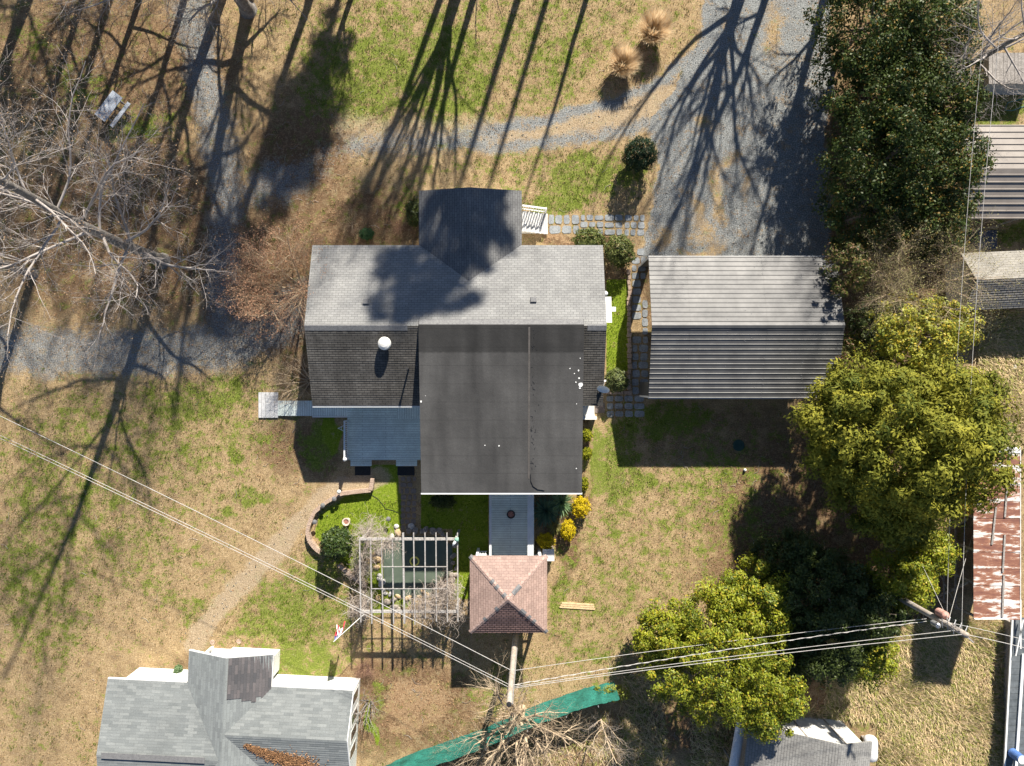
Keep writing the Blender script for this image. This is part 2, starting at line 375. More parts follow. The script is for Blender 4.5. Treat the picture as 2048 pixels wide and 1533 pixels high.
def masks(PX, PY):
    QX, QY = PX, PY
    BX = PX + 26 * wob(PX, PY, .022, 1) + 14 * wob(PX, PY, .07, 2); BY = PY + 26 * wob(PX, PY, .022, 3) + 14 * wob(PX, PY, .07, 4)
    LX = PX + 7 * wob(PX, PY, .03, 5) + 5 * wob(PX, PY, .1, 6); LY = PY + 7 * wob(PX, PY, .03, 7) + 5 * wob(PX, PY, .1, 8)
    mx = lambda *a: np.maximum.reduce(a)
    B = lambda *a, **k: blob(BX, BY, *a, **k); L = lambda p, w_, s=14: line(LX, LY, p, w_, s)
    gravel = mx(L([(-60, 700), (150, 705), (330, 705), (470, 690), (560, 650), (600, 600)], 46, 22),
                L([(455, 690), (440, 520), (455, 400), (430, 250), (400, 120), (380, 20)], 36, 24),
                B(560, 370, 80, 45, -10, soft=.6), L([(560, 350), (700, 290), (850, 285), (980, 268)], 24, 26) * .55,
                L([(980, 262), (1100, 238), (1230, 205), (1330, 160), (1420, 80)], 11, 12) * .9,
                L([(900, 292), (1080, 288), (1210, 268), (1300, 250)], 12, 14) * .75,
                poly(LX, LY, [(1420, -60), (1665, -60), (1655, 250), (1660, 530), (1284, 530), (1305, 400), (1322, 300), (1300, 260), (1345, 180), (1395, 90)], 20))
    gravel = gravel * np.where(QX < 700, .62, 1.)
    for cx, cy, rx, ry in ((1385, 430, 26, 42), (1440, 395, 20, 45), (1450, 325, 18, 30), (1415, 475, 20, 25), (1500, 370, 20, 20), (1395, 500, 30, 12), (1560, 80, 30, 60), (1400, 250, 20, 20), (1330, 480, 22, 30), (1470, 300, 14, 18)):
        gravel = gravel * (1 - .75 * B(cx, cy, rx, ry, soft=.7))
    litter = mx(B(200, 120, 330, 190, soft=.5) * .8, B(250, 450, 300, 200, soft=.5), B(560, 560, 150, 170, soft=.5), B(740, 440, 130, 70, soft=.5) * 1.,
                B(600, 330, 120, 160, soft=.6) * .9, L([(1650, -40), (1640, 140), (1640, 330)], 32, 26) * .8, B(590, 700, 60, 90) * .9, B(440, 450, 90, 160, soft=.7) * .7, B(300, 700, 280, 60, soft=.6) * .45,
                L([(1090, 480), (1210, 480)], 14, 8), B(850, 470, 20, 40) * .9, B(1225, 560, 18, 40), L([(1212, 540), (1212, 640)], 8, 8),
                B(590, 900, 80, 60, soft=.5) * .8, B(650, 930, 60, 40) * .7, B(1430, 880, 190, 75, soft=.5) * .6, B(1650, 1150, 260, 330, soft=.4), B(1500, 1440, 260, 90, soft=.5),
                B(800, 1410, 180, 110, soft=.5) * .95, B(1050, 1500, 280, 70, soft=.5) * .8, B(470, 1330, 160, 40) * .6, B(1120, 1060, 40, 80) * 1.0, L([(1175, 840), (1172, 1000)], 10, 8), B(885, 1010, 30, 16), B(1800, 350, 170, 420, soft=.3), L([(1290, 520), (1300, 680)], 16, 10) * .8)
    green = mx(B(740, 150, 130, 110, soft=.6) * .85, B(900, 160, 90, 130, soft=.6) * .85, B(1120, 130, 110, 110, soft=.7) * .6, B(1040, 60, 90, 60) * .5,
               B(1180, 350, 110, 60, soft=.6) * .9, B(1120, 400, 70, 30), B(270, 260, 50, 40) * .7, B(60, 70, 40, 50) * .5, B(330, 240, 30, 30) * .5, B(170, 190, 60, 50) * .5,
               B(400, 800, 140, 45, soft=.6) * .75, B(150, 830, 70, 60) * .5, B(455, 900, 20, 30) * .9, B(500, 1000, 40, 30) * .75, B(440, 1040, 22, 14) * .9, B(640, 890, 28, 60) * .9,
               B(60, 1140, 90, 120, soft=.7) * .6, B(300, 1170, 60, 50) * .45, B(380, 1200, 40, 30) * .55, B(560, 1250, 80, 50, soft=.6) * .8, B(640, 1170, 60, 60, soft=.6) * .9, B(600, 1330, 70, 40) * .9, B(220, 980, 60, 60) * .5,
               B(1210, 900, 50, 70, soft=.5) * .9, B(1230, 960, 70, 40) * .8, B(1450, 1000, 90, 60, soft=.7) * .6, B(1400, 950, 60, 25) * .7, B(1360, 1080, 60, 40) * .45, B(1250, 1020, 30, 60) * .6, B(1115, 1170, 26, 90) * .75, B(1140, 1260, 50, 50) * .5, B(1200, 1330, 90, 30) * .5, B(1330, 840, 110, 35, soft=.5) * .9,
               B(1790, 1330, 60, 40) * .6, B(120, 1000, 130, 190, soft=.7) * .55, B(330, 900, 150, 90, soft=.8) * .5, B(250, 1080, 130, 90, soft=.8) * .5, B(90, 1250, 90, 70, soft=.7) * .5, B(470, 860, 130, 60, soft=.8) * .45, B(420, 1010, 120, 60, soft=.8) * .3, B(600, 1230, 120, 110, soft=.6) * .75, B(1420, 980, 150, 110, soft=.8) * .5, B(1300, 1130, 160, 120, soft=.8) * .35, B(1210, 1180, 90, 160, soft=.8) * .45, B(1110, 40, 260, 120, soft=.8) * .45, B(760, 60, 160, 120, soft=.7) * .5, B(1130, 330, 180, 60, soft=.7) * .5, B(1700, 1460, 120, 60) * .4, B(1990, 1330, 18, 110) * .6, B(780, 1395, 22, 30) * .6, B(2000, 210, 60, 60) * .8, B(1905, 190, 30, 90) * .7, B(1000, 1370, 60, 60) * .5, B(2030, 470, 40, 30) * .9, B(820, 410, 24, 30) * .6)
    vivid = mx(poly(PX, PY, [(640, 1010), (690, 985), (745, 985), (798, 960), (805, 1065), (740, 1110), (690, 1150), (630, 1070)], 8), poly(PX, PY, [(842, 985), (978, 985), (978, 1110), (945, 1115), (940, 1200), (905, 1200), (905, 1060), (842, 1060)], 8),
               poly(PX, PY, [(1212, 560), (1260, 560), (1257, 740), (1212, 760)], 6), B(663, 870, 26, 50), poly(PX, PY, [(742, 930), (795, 930), (795, 962), (748, 985)], 5), B(785, 1200, 50, 22) * .9, B(735, 1160, 30, 40) * .7, B(1045, 1330, 70, 40) * .4, B(745, 1440, 12, 60) * .9)
    dirt = mx(L([(760, 955), (690, 968), (640, 1000), (560, 1090), (470, 1180), (420, 1240), (390, 1290)], 20, 18), L([(980, 275), (1100, 262), (1230, 232), (1330, 200)], 34, 16) * .7, L([(690, 255), (800, 262), (980, 250)], 30, 20) * .6)
    clay = mx(B(840, 1410, 50, 40, soft=.7), B(820, 1460, 30, 14), L([(1178, 850), (1170, 1000)], 5, 5), B(1165, 1090, 12, 30) * .7, B(1650, 1430, 90, 50) * .6, L([(1060, 470), (1200, 478)], 6, 6))
    return gravel, litter, green, vivid, dirt, clay
def axis(lo, hi, step, out):
    a = np.arange(lo, hi + 1e-6, step); return np.concatenate([-np.array(out[::-1]) if lo < 0 else [], a, np.array(out)])
gx = axis(-37, 37, .2, [38, 40, 45, 55, 75, 120, 220, 500]); gy = axis(-27, 27, .2, [28, 30, 35, 45, 65, 110, 220, 500])
GX, GY = np.meshgrid(gx, gy); PXg, PYg = GX * S + 1024, 766.5 - GY * S
MK = masks(PXg, PYg)
nx, ny = len(gx), len(gy); ii = np.arange(nx * ny).reshape(ny, nx)
GF = np.stack([ii[:-1, :-1], ii[:-1, 1:], ii[1:, 1:], ii[1:, :-1]], -1).reshape(-1, 4)
def ground_mat():
    m, nt, b = newmat('ground_cover'); v = objco(nt)
    a1 = nd(nt, 'ShaderNodeAttribute', attribute_name='cover_a'); a2 = nd(nt, 'ShaderNodeAttribute', attribute_name='cover_b')
    s1 = nd(nt, 'ShaderNodeSeparateColor'); s2 = nd(nt, 'ShaderNodeSeparateColor')
    nt.links.new(a1.outputs[0], s1.inputs[0]); nt.links.new(a2.outputs[0], s2.inputs[0])
    nB = noise(nt, v, .28, 4, .6); nM = noise(nt, v, 1.3, 5, .7); nF = noise(nt, v, 5.5, 5, .75); nG = noise(nt, v, 16., 4, .8)
    nM2 = noise(nt, nd_off(nt, v, 17.), 1.1, 6, .75)
    def edge(mask, amt_m, amt_f, lo=.3, hi=.75, n_=None):
        x = math_(nt, 'ADD', mask, math_(nt, 'MULTIPLY', math_(nt, 'SUBTRACT', n_ or nM, .5), amt_m))
        x = math_(nt, 'ADD', x, math_(nt, 'MULTIPLY', math_(nt, 'SUBTRACT', nF, .5), amt_f))
        r = nd(nt, 'ShaderNodeMapRange', interpolation_type='SMOOTHSTEP'); r.inputs['From Min'].default_value = lo; r.inputs['From Max'].default_value = hi
        nt.links.new(x, r.inputs['Value']); return r.outputs[0]
    dry = ramp(nt, nF, [(.22, (.20, .138, .066)), (.5, (.365, .262, .142)), (.78, (.58, .45, .275))])
    dry = mixc(nt, dry, (.18, .115, .06), math_(nt, 'MULTIPLY', edge(.46, 3., 1.6, .4, .9, nM2), .65))
    dry = mixc(nt, dry, (.19, .20, .045), math_(nt, 'MULTIPLY', edge(math_(nt, 'MULTIPLY_ADD', nB, 1.6), 3.4, 2.4, .22, .7), .85))
    lit = ramp(nt, nF, [(.22, (.075, .042, .023)), (.5, (.175, .108, .060)), (.78, (.41, .285, .175))])
    lit = mixc(nt, lit, (.27, .195, .105), math_(nt, 'MULTIPLY', edge(.42, 3.2, 1.5, .35, .8, nM2), .8))
    lit = mixc(nt, lit, (.13, .13, .035), math_(nt, 'MULTIPLY', edge(.38, 3.2, 1.5, .4, .8), .6))
    grn = ramp(nt, nF, [(.22, (.060, .095, .010)), (.5, (.135, .185, .022)), (.78, (.28, .30, .06))])
    viv = ramp(nt, nF, [(.22, (.085, .14, .010)), (.5, (.17, .235, .018)), (.8, (.29, .32, .05))])
    dr = ramp(nt, nF, [(.22, (.26, .195, .12)), (.5, (.385, .30, .20)), (.78, (.50, .40, .285))])
    cl = ramp(nt, nF, [(.25, (.28, .17, .09)), (.75, (.46, .32, .19))])
    gv = ramp(nt, nG, [(.22, (.095, .105, .11)), (.5, (.215, .23, .232)), (.78, (.40, .41, .40))])
    gv = mixc(nt, gv, (.30, .22, .135), math_(nt, 'MULTIPLY', edge(.33, 3.0, 2.2, .45, .8, nM2), .75))
    gv = mixc(nt, gv, ramp(nt, nM, [(.3, .78), (.7, 1.15)]), 1., 'MULTIPLY')
    c = mixc(nt, dry, lit, edge(s1.outputs[2], 2.4, 1.6, .25, .8, nM2)); c = mixc(nt, c, grn, math_(nt, 'MULTIPLY', edge(s1.outputs[1], 3.2, 2.2, .25, .85), .9)); c = mixc(nt, c, viv, edge(s2.outputs[1], .3, .45, .35, .65))
    c = mixc(nt, c, dr, math_(nt, 'MULTIPLY', edge(s2.outputs[0], .7, .6), .8)); c = mixc(nt, c, cl, math_(nt, 'MULTIPLY', edge(s2.outputs[2], 2., 1.5), .6)); c = mixc(nt, c, gv, math_(nt, 'MULTIPLY', edge(s1.outputs[0], 1.7, 1.7, .12, .72, nM2), .95))
    g = ramp(nt, nG, [(.27, .42), (.5, 1.0), (.7, 1.7)])
    c = mixc(nt, c, g, 1., 'MULTIPLY'); nt.links.new(c, b.inputs['Base Color'])
    b.inputs['Roughness'].default_value = .95; b.inputs['Specular IOR Level'].default_value = .15
    bump(nt, b, math_(nt, 'ADD', nG, math_(nt, 'MULTIPLY', nF, .8)), .7, .05); return m
gme_o = np_mesh('ground', np.stack([GX, GY, np.zeros_like(GX)], -1), GF, ground_mat())
for nm, ch in (('cover_a', (0, 2, 1)), ('cover_b', (4, 3, 5))):
    a = gme_o.data.color_attributes.new(nm, 'FLOAT_COLOR', 'POINT'); T = np.ones((nx * ny, 4), np.float32)
    idx = {'cover_a': (0, 2, 1), 'cover_b': (4, 3, 5)}[nm]
    for k in range(3): T[:, k] = MK[idx[k]].ravel()
    a.data.foreach_set('color', T.ravel())
tag(gme_o, kind='structure')
# ------------------------------------------------------------------ buildings
def window(parent, c, wd, ht, axis, out, thick=.05):
    """window centred at c in a wall; axis 'x' or 'y' = direction the wall runs, out = +1/-1 along the normal"""
    f, p = MB(), MB(); cx, cy, cz = c; t = .07
    def b(mb, a0, a1, z0, z1, d0, d1):
        if axis == 'x': mb.box(cx + a0, cx + a1, min(cy + out * d0, cy + out * d1), max(cy + out * d0, cy + out * d1), cz + z0, cz + z1)
        else: mb.box(min(cx + out * d0, cx + out * d1), max(cx + out * d0, cx + out * d1), cy + a0, cy + a1, cz + z0, cz + z1)
    h, v = wd / 2, ht / 2
    b(f, -h - t, h + t, v, v + t, .003, thick); b(f, -h - t, h + t, -v - t, -v, .003, thick + .03)
    b(f, -h - t, -h, -v, v, .003, thick); b(f, h, h + t, -v, v, .003, thick); b(f, -h, h, -.02, .02, .016, thick - .01)
    b(p, -h, h, -v, v, .002, .014)
    fo = f.build('window', M['white'], parent); p.build('pane', M['glass'], fo, world=False) if False else None
    po = p.build('pane', M['glass'], parent); po.parent = fo
    return fo

# ---- main house with the low-slope addition
HX0, HX1, HN, HS, HRY, HE, HR = -11.52, 5.25, 7.95, -1.31, 3.18, 3.36, 4.95
house = thing('house', 'large grey shingled house with a black low slope roof over its rear half', 'house', (-3, 3, 0))
wl = MB(); wl.prism([(HX0 + .35, HS + .4), (HX1 - .35, HS + .4), (HX1 - .35, HN - .4), (HX0 + .35, HN - .4)], 0, HE - .14)
wl.prism([(-5.0, HN - .41), (.2, HN - .41), (.2, 10.8), (-5.0, 10.8)], 0, HE - .14)
for x0, x1 in ((HX0 + .35, HX0 + .5), (HX1 - .5, HX1 - .35)):       # gable triangles
    v = [(x, y, z) for x in (x0, x1) for y, z in ((HS + .4, HE - .14), (HN - .4, HE - .14), (HRY, HR - .28))]
    wl.add(v, [(0, 1, 2), (5, 4, 3), (0, 3, 4, 1), (1, 4, 5, 2), (2, 5, 3, 0)])
v = [(x, y, z) for y in (10.65, 10.8) for x, z in ((-5., HE - .14), (.2, HE - .14), (-2.42, HE + .45))]
wl.add(v, [(0, 1, 2), (5, 4, 3), (0, 3, 4, 1), (1, 4, 5, 2), (2, 5, 3, 0)])
wl.build('wall', M['white_siding'], house)
AX0, AX1, AN, AS, AT, AE = -5.18, 3.99, 3.56, -6.27, 5.05, 3.8
aw = MB(); v = []
zt = lambda y: AE + (AT - AE) * (y - AS) / (3.2 - AS) - .16
aw.add([(x, y, z) for x in (AX0 + .25, AX1 - .25) for y, z in ((HS + .395, 0), (AS + .35, 0), (AS + .35, zt(AS + .35)), (HS + .395, zt(HS + .395)))],
       [(0, 1, 2, 3), (7, 6, 5, 4), (0, 4, 5, 1), (1, 5, 6, 2), (2, 6, 7, 3), (3, 7, 4, 0)])
aw.build('addition_wall', M['white_siding'], house)
pn = lambda y: HR - (y - HRY) * (HR - HE) / (HN - HRY)
ps = lambda y: HR - (HRY - y) * (HR - HE) / (HRY - HS)
rn = MB(); rn.slab([(HX0, HRY, HR), (HX1, HRY, HR), (HX1, HN, HE), (HX0, HN, HE)], .13); rn.courses((HX1, HN, HE), (HX0, HN, HE), (HX0, HRY, HR), (HX1, HRY, HR))
ro = rn.build('north_roof', M['roof_grey'], house)
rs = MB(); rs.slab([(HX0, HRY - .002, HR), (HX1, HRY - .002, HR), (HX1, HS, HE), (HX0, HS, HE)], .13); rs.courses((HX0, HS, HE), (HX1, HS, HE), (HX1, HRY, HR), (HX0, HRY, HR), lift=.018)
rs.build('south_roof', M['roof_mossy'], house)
for x0, x1 in ((HX0, AX0 - .62), (AX1 + .2, HX1)):
    n = int((x1 - x0) / .25); cp = MB()
    for k in range(n):
        xa, xb = x0 + (x1 - x0) * k / n, x0 + (x1 - x0) * (k + 1) / n; l = .012 + .006 * (k % 2)
        cp.slab([(xa, HRY, HR + .02 + l), (xb, HRY, HR + .02 + l), (xb, HRY - .27, ps(HRY - .27) + .018 + l), (xa, HRY - .27, ps(HRY - .27) + .018 + l)], .012)
        cp.slab([(xa, HRY + .06, pn(HRY + .06) + .02 + l), (xb, HRY + .06, pn(HRY + .06) + .02 + l), (xb, HRY, HR + .02 + l), (xa, HRY, HR + .02 + l)], .012)
    cp.build('ridge_cap', M['cap_grey'], house)
# porch wing running north
WX0, WX1, WRX, WN, WR = -5.37, .56, -2.44, 11.1, 4.08
wr = MB(); wr.courses((WX0, WN, HE), (WX0, HN + .05, HE), (WRX, 5.78, WR), (WRX, WN, WR)); wr.courses((WX1, HN + .05, HE), (WX1, WN, HE), (WRX, WN, WR), (WRX, 5.78, WR))
wr.slab([(WX0, HN - .3, HE), (WX0, WN, HE), (WRX, WN, WR), (WRX, 6.3, WR)], .12, .004); wr.slab([(WRX + .002, 6.3, WR), (WRX + .002, WN, WR), (WX1, WN, HE), (WX1, HN - .3, HE)], .12, .004)
for k in range(22):
    ya, yb = 5.85 + k * .2386, 5.85 + (k + 1) * .2386
    for s_ in (-1, 1):
        e = WRX + s_ * .15; ze = WR - .15 * (WR - HE) / 2.95; l = .016 + .004 * (k % 2)
        wr.slab([(WRX, ya, WR + l), (WRX, yb, WR + l), (e, yb, ze + l), (e, ya, ze + l)], .012)
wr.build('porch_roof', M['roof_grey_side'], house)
# low-slope roof of the addition
mr = MB(); prof = [(AN, pn(AN) + .03), (3.2, AT), (AS, AE)]
nxs = 2
mr.add([(x, y, z) for x in (AX0, AX1) for y, z in prof] + [(x, y, z - .16) for x in (AX0, AX1) for y, z in prof],
       [(0, 1, 4, 3), (1, 2, 5, 4), (6, 9, 10, 7), (7, 10, 11, 8), (0, 6, 7, 1), (1, 7, 8, 2), (3, 4, 10, 9), (4, 5, 11, 10), (2, 8, 11, 5), (0, 3, 9, 6)])
mro = mr.build('membrane_roof', M['membrane'], house)
lap = MB(); lap.slab([(AX0 + .02, AN - .01, pn(AN) + .045), (AX1 - .02, AN - .01, pn(AN) + .045), (AX1 - .02, 3.24, AT + .006), (AX0 + .02, 3.24, AT + .006)], .012)
lap.build('ridge_lap', M['cap_grey'], mro)
zr = lambda y: AE + (AT - AE) * (y - AS) / (3.2 - AS)
sm = MB(); sx = W(1058, 700, 4.5).x
sm.slab([(sx - .05, 3.1, zr(3.1) + .012), (sx + .05, 3.1, zr(3.1) + .012), (sx + .05, AS + .8, zr(AS + .8) + .012), (sx - .05, AS + .8, zr(AS + .8) + .012)], .01)
sm.build('seam', mottle('seam_dust', (.075, .068, .062), (.11, .10, .092), 3.), mro)
hose = MB(); hp = [(sx + .1, AS + 1.1), (sx + .12, AS + .7), (sx + .25, AS + .4), (sx + .5, AS + .22), (sx + .9, AS + .15)]
hose.tube([(x, y, zr(y) + .03) for x, y in hp], .02, 6); hose.build('loose_edge', M['dark_metal'], mro)
rng = random.Random(3); wr2 = MB()
for k in range(40):                                                # puckers along the seam
    y = rng.uniform(AS + 1.2, 3.0); x = sx + .12 + abs(rng.gauss(0, .13)); a = rng.uniform(0, 3.1); l = rng.uniform(.03, .08)
    wr2.tube([(x - l * math.cos(a), y - l * math.sin(a), zr(y) + .004), (x, y, zr(y) + .012), (x + l * math.cos(a), y + l * math.sin(a), zr(y) + .004)], .012, 5)
wr2.build('pucker', M['black_rubber'], mro)['kind'] = 'stuff'
rng = random.Random(8)
for px, py, r in ((1160, 770, .15), (1155, 742, .05), (1156, 757, .05), (1150, 765, .04), (1138, 738, .035), (1158, 718, .03), (1152, 808, .025), (1153, 938, .035), (844, 803, .06), (970, 891, .03), (998, 892, .04), (1147, 748, .03), (1158, 776, .06), (853, 792, .02)):
    p = W(px, py, 4.1); n = 9; sp = MB(); sp.prism([(p.x + r * rng.uniform(.6, 1.2) * math.cos(6.283 * k / n), p.y + r * rng.uniform(.6, 1.3) * math.sin(6.283 * k / n)) for k in range(n)], zr(p.y) - .02, zr(p.y) + .018); sp.build('paint_spot', M['white'], mro)
# gutters
gt = MB(); gt.box(AX0 - .02, AX1 + .02, AS - .09, AS - .003, AE - .17, AE - .01)
gt.build('gutter', M['white'], house)
g2 = MB(); g2.box(HX0, AX0 - .05, HS - .09, HS - .003, HE - .14, HE - .02); g2.build('gutter', M['white'], house)
# things on the roof
tv = MB(); tx, ty = W(771, 688, 4.6).x, W(771, 688, 4.6).y; tz = ps(ty)
tv.lathe((tx, ty, tz - .1), [(.2, 0), (.2, .3), (.24, .32), (.36, .36), (.37, .44), (.33, .53), (.22, .60), (.1, .63), (.02, .64)], 28)
to = tv.build('turbine_vent', M['white_worn'], house)
pv = MB(); p = W(817, 738, 4.2); pv.lathe((p.x, p.y, ps(p.y) - .1), [(.05, 0), (.05, .75), (.075, .76), (.075, .8), (.04, .8)], 12); pv.build('flue_pipe', M['dark_metal'], house)
for px, py in ((733, 604), (1067, 600)):
    p = W(px, py, 4.4); z = pn(p.y); bx = MB()
    bx.add([(p.x - .17, p.y - .14, z + .01), (p.x + .17, p.y - .14, z + .01), (p.x + .17, p.y + .17, z - .08), (p.x - .17, p.y + .17, z - .08),
            (p.x - .17, p.y - .14, z + .16), (p.x + .17, p.y - .14, z + .16), (p.x + .15, p.y + .15, z + .09), (p.x - .15, p.y + .15, z + .09)],
           [(0, 3, 2, 1), (4, 5, 6, 7), (0, 1, 5, 4), (1, 2, 6, 5), (2, 3, 7, 6), (3, 0, 4, 7)])
    bx.box(p.x - .22, p.x + .22, p.y - .19, p.y - .145, z - .01, z + .025); bx.build('box_vent', M['cap_grey'], house)
# gable-end bay roof, lamp and downpipe on the east side
by = MB(); by.slab([(HX1 + .003, W(0, 594, 4.4).y, 4.42), (HX1 + .33, W(0, 594, 4.4).y, 4.42), (HX1 + .33, W(0, 646, 4.6).y, 4.72), (HX1 + .003, W(0, 646, 4.6).y, 4.72)], .12)
by.build('bay_roof', M['white_worn'], house)
lp = MB(); q = W(1222, 619, 4.3); lp.box(HX1 + .36, HX1 + .6, q.y - .13, q.y + .13, 4.1, 4.35); lp.box(HX1 - .36, HX1 + .36, q.y - .04, q.y + .04, 4.15, 4.22); lp.build('gable_lamp', M['white'], house)
q = W(1211, 588, 3.6); lp = MB(); lp.lathe((HX1 + .09, q.y, 3.5), [(.05, 0), (.14, .05), (.16, .15), (.1, .25), (.03, .28)], 14); lp.box(HX1 - .36, HX1 + .06, q.y - .03, q.y + .03, 3.55, 3.6); lp.build('flood_lamp', M['white'], house)
for x, y, z, a, o, wd in ((HX1 - .35, 6.2, 1.9, 'y', 1, 1.0), (HX1 - .35, 1.0, 1.9, 'y', 1, 1.0), (HX0 + .35, 5.6, 1.9, 'y', -1, 1.0), (HX0 + .35, .6, 1.9, 'y', -1, 1.),
                          (AX1 - .25, -3.0, 2.0, 'y', 1, 1.5), (AX0 + .25, -3.9, 2.0, 'y', -1, 1.2), (-8.6, HN - .4, 1.9, 'x', 1, 1.2), (2.6, HN - .4, 1.9, 'x', 1, 1.4), (-8.2, HS + .4, 1.9, 'x', -1, 1.2), (-3.4, AS + .35, 2., 'x', -1, 1.4)):
    window(house, (x, y, z), wd, 1.3, a, o)
dr = MB(); dr.box(-.95, .0, AS + .29, AS + .345, .52, 2.6); dro = dr.build('door', M['white'], house)
hd = MB(); hd.box(-.14, -.08, AS + .24, AS + .288, 1.5, 1.6); hh = hd.build('handle', M['dark_metal'], house); hh.parent = dro

# front steps off the porch
st = thing('porch_steps', 'pale grey wooden steps with a white balustrade leading from porch to flagstones', 'steps', (1.3, 9.9, 0))
for k in range(6):
    x0 = .62 + k * .27; z = .92 - k * .15; tr = MB()
    tr.box(x0, x0 + .255, W(0, 467, .4).y, W(0, 426, .4).y, z - .04, z); tr.build('tread', M['deck_pale'], st)
y0, y1 = W(0, 467, .4).y, W(0, 426, .4).y
for y in (y0 + .1, y1 - .1): rs_ = MB(); rs_.add([(.6, y - .03, .84), (2.2, y - .03, .05), (2.2, y - .03, 0), (.6, y - .03, 0), (.6, y + .03, .84), (2.2, y + .03, .05), (2.2, y + .03, 0), (.6, y + .03, 0)], [(0, 1, 2, 3), (7, 6, 5, 4), (0, 4, 5, 1), (1, 5, 6, 2), (2, 6, 7, 3), (3, 7, 4, 0)]); rs_.build('stringer', M['white_worn'], st)
bl = MB(); yb = y1 + .09; bl.box(2.02, 2.13, yb - .055, yb + .055, 0, 1.15); bl.build('newel_post', M['white'], st)
bl = MB(); bl.bar((.62, yb, 1.86), (2.08, yb, 1.08), .1, .05); bl.build('handrail', M['white'], st)
bl = MB(); bl.bar((.62, yb, 1.06), (2.02, yb, .26), .06, .05); bl.build('bottom_rail', M['white'], st)
for k in range(9):
    t = (k + .5) / 9; x = .62 + 1.4 * t; bl = MB(); bl.box(x - .022, x + .022, yb - .022, yb + .022, 1.07 - .8 * t, 1.83 - .77 * t); bl.build('baluster', M['white'], st)

# east stoop with its white rail
sp_ = thing('side_stoop', 'small white concrete stoop under the house side wall beside black mat', 'stoop', (4.4, -1.7, 0))
a, b = W(1150, 806, .5), W(1189, 833, .5)
mb = MB(); mb.box(3.75, b.x, b.y, a.y, 0, .5); mb.build('landing', M['white_worn'], sp_)
mb = MB(); mb.box(3.75, b.x + .12, b.y - .2, b.y - .003, 0, .62); mb.build('kerb', M['white'], sp_)
mt = MB(); a, b = W(1190, 806), W(1209, 826); mt.box(a.x, b.x, b.y, a.y, .03, .05)
tag(mt.build('doormat', M['flag_brown'], loc=(a.x, b.y, .03)), 'dark brown doormat on the flagstones beside the white stoop', 'mat')

# ---- rear deck with ramp
dk = thing('rear_deck', 'blue grey timber deck with white slatted railing and ramp on house rear', 'deck', (-7.8, -3, 0))
DX0, DZ = -10.17, .52
a = MB(); a.box(DX0, AX0 + .24, -4.76, -.9, DZ - .05, DZ); a.build('deck_boards', M['deck'], dk)
a = MB(); p, q = W(794, 815, DZ), W(840, 838, DZ); a.box(p.x, AX0 + .23, q.y, p.y, DZ + .001, DZ + .03); a.build('boxed_hatch', M['deck_cross'], dk)
a = MB(); a.box(DX0 + .03, AX0 + .2, -4.73, -4.69, .02, DZ - .052); a.box(DX0 + .03, DX0 + .07, -4.68, -2.1, .02, DZ - .052); a.build('skirt', M['blue_grey'], dk)
for px0, px1 in ((701, 743), (792, 834)):
    a = MB(); p, q = W(px0, 922, .28), W(px1, 932.5, .28); a.box(p.x, q.x, q.y, -4.78, .22, .28); a.box(p.x + .04, q.x - .04, q.y + .03, -4.78, 0, .218); a.build('step', M['deck'], dk)
ramp_w = MB(); y0, y1 = W(0, 832.5, .4).y, W(0, 802, .4).y
xa, xb, xc = W(555, 0, .15).x, -10.18, W(556, 0, .1).x
ramp_w.slab([(xc, y0, .12), (DX0 - .003, y0, DZ - .006), (DX0 - .003, y1, DZ - .006), (xc, y1, .12)], .06); ramp_w.build('ramp', M['deck_cross'], dk)
a = MB(); p, q = W(517, 785, .1), W(555, 836, .1); a.box(p.x, q.x + .03, q.y, p.y, .03, .1); a.box(p.x + .1, q.x, q.y + .1, p.y - .1, 0, .03); a.build('ramp_landing', M['deck_pale'], dk)
a = MB(); p, q = W(625, 834, .3), W(697, 836, .3); a.bar((p.x, y0 - .05, .30), (DX0 - .02, y0 - .05, .46), .07, .12); a.build('ramp_edge', M['white'], dk)
yr0, yr1 = W(0, 921, 1.0).y, W(0, 841, 1.0).y
for nm, z in (('top_rail', 1.5), ('bottom_rail', .62)):
    a = MB(); a.box(DX0 + .0, DX0 + (.09 if z > 1 else .07), yr0, yr1, z - .05, z); a.build(nm, M['rail'], dk)
for y in (yr0, yr1 - .1):
    a = MB(); a.box(DX0 - .005, DX0 + .095, y - .003, y + .1, DZ, 1.54); a.build('rail_post', M['rail'], dk)
n = 17
for k in range(n):
    y = yr0 + .2 + (yr1 - yr0 - .4) * k / (n - 1); a = MB(); a.box(DX0 + .02, DX0 + .07, y - .028, y + .028, .62, 1.451); a.build('baluster', M['rail'], dk)
for i, (px0, px1) in enumerate(((710, 741), (795, 829))):
    p, q = W(px0, 932.5), W(px1, 951); a = MB(); a.box(p.x, q.x, q.y, p.y - .02, .004, .03)
    tag(a.build('doormat', M['black_rubber'], loc=(p.x, q.y, 0)), ['black rubber mat at the foot of the western deck step', 'black rubber mat where the dark flagstone path meets the deck step'][i], 'mat', 'black mats below the deck')
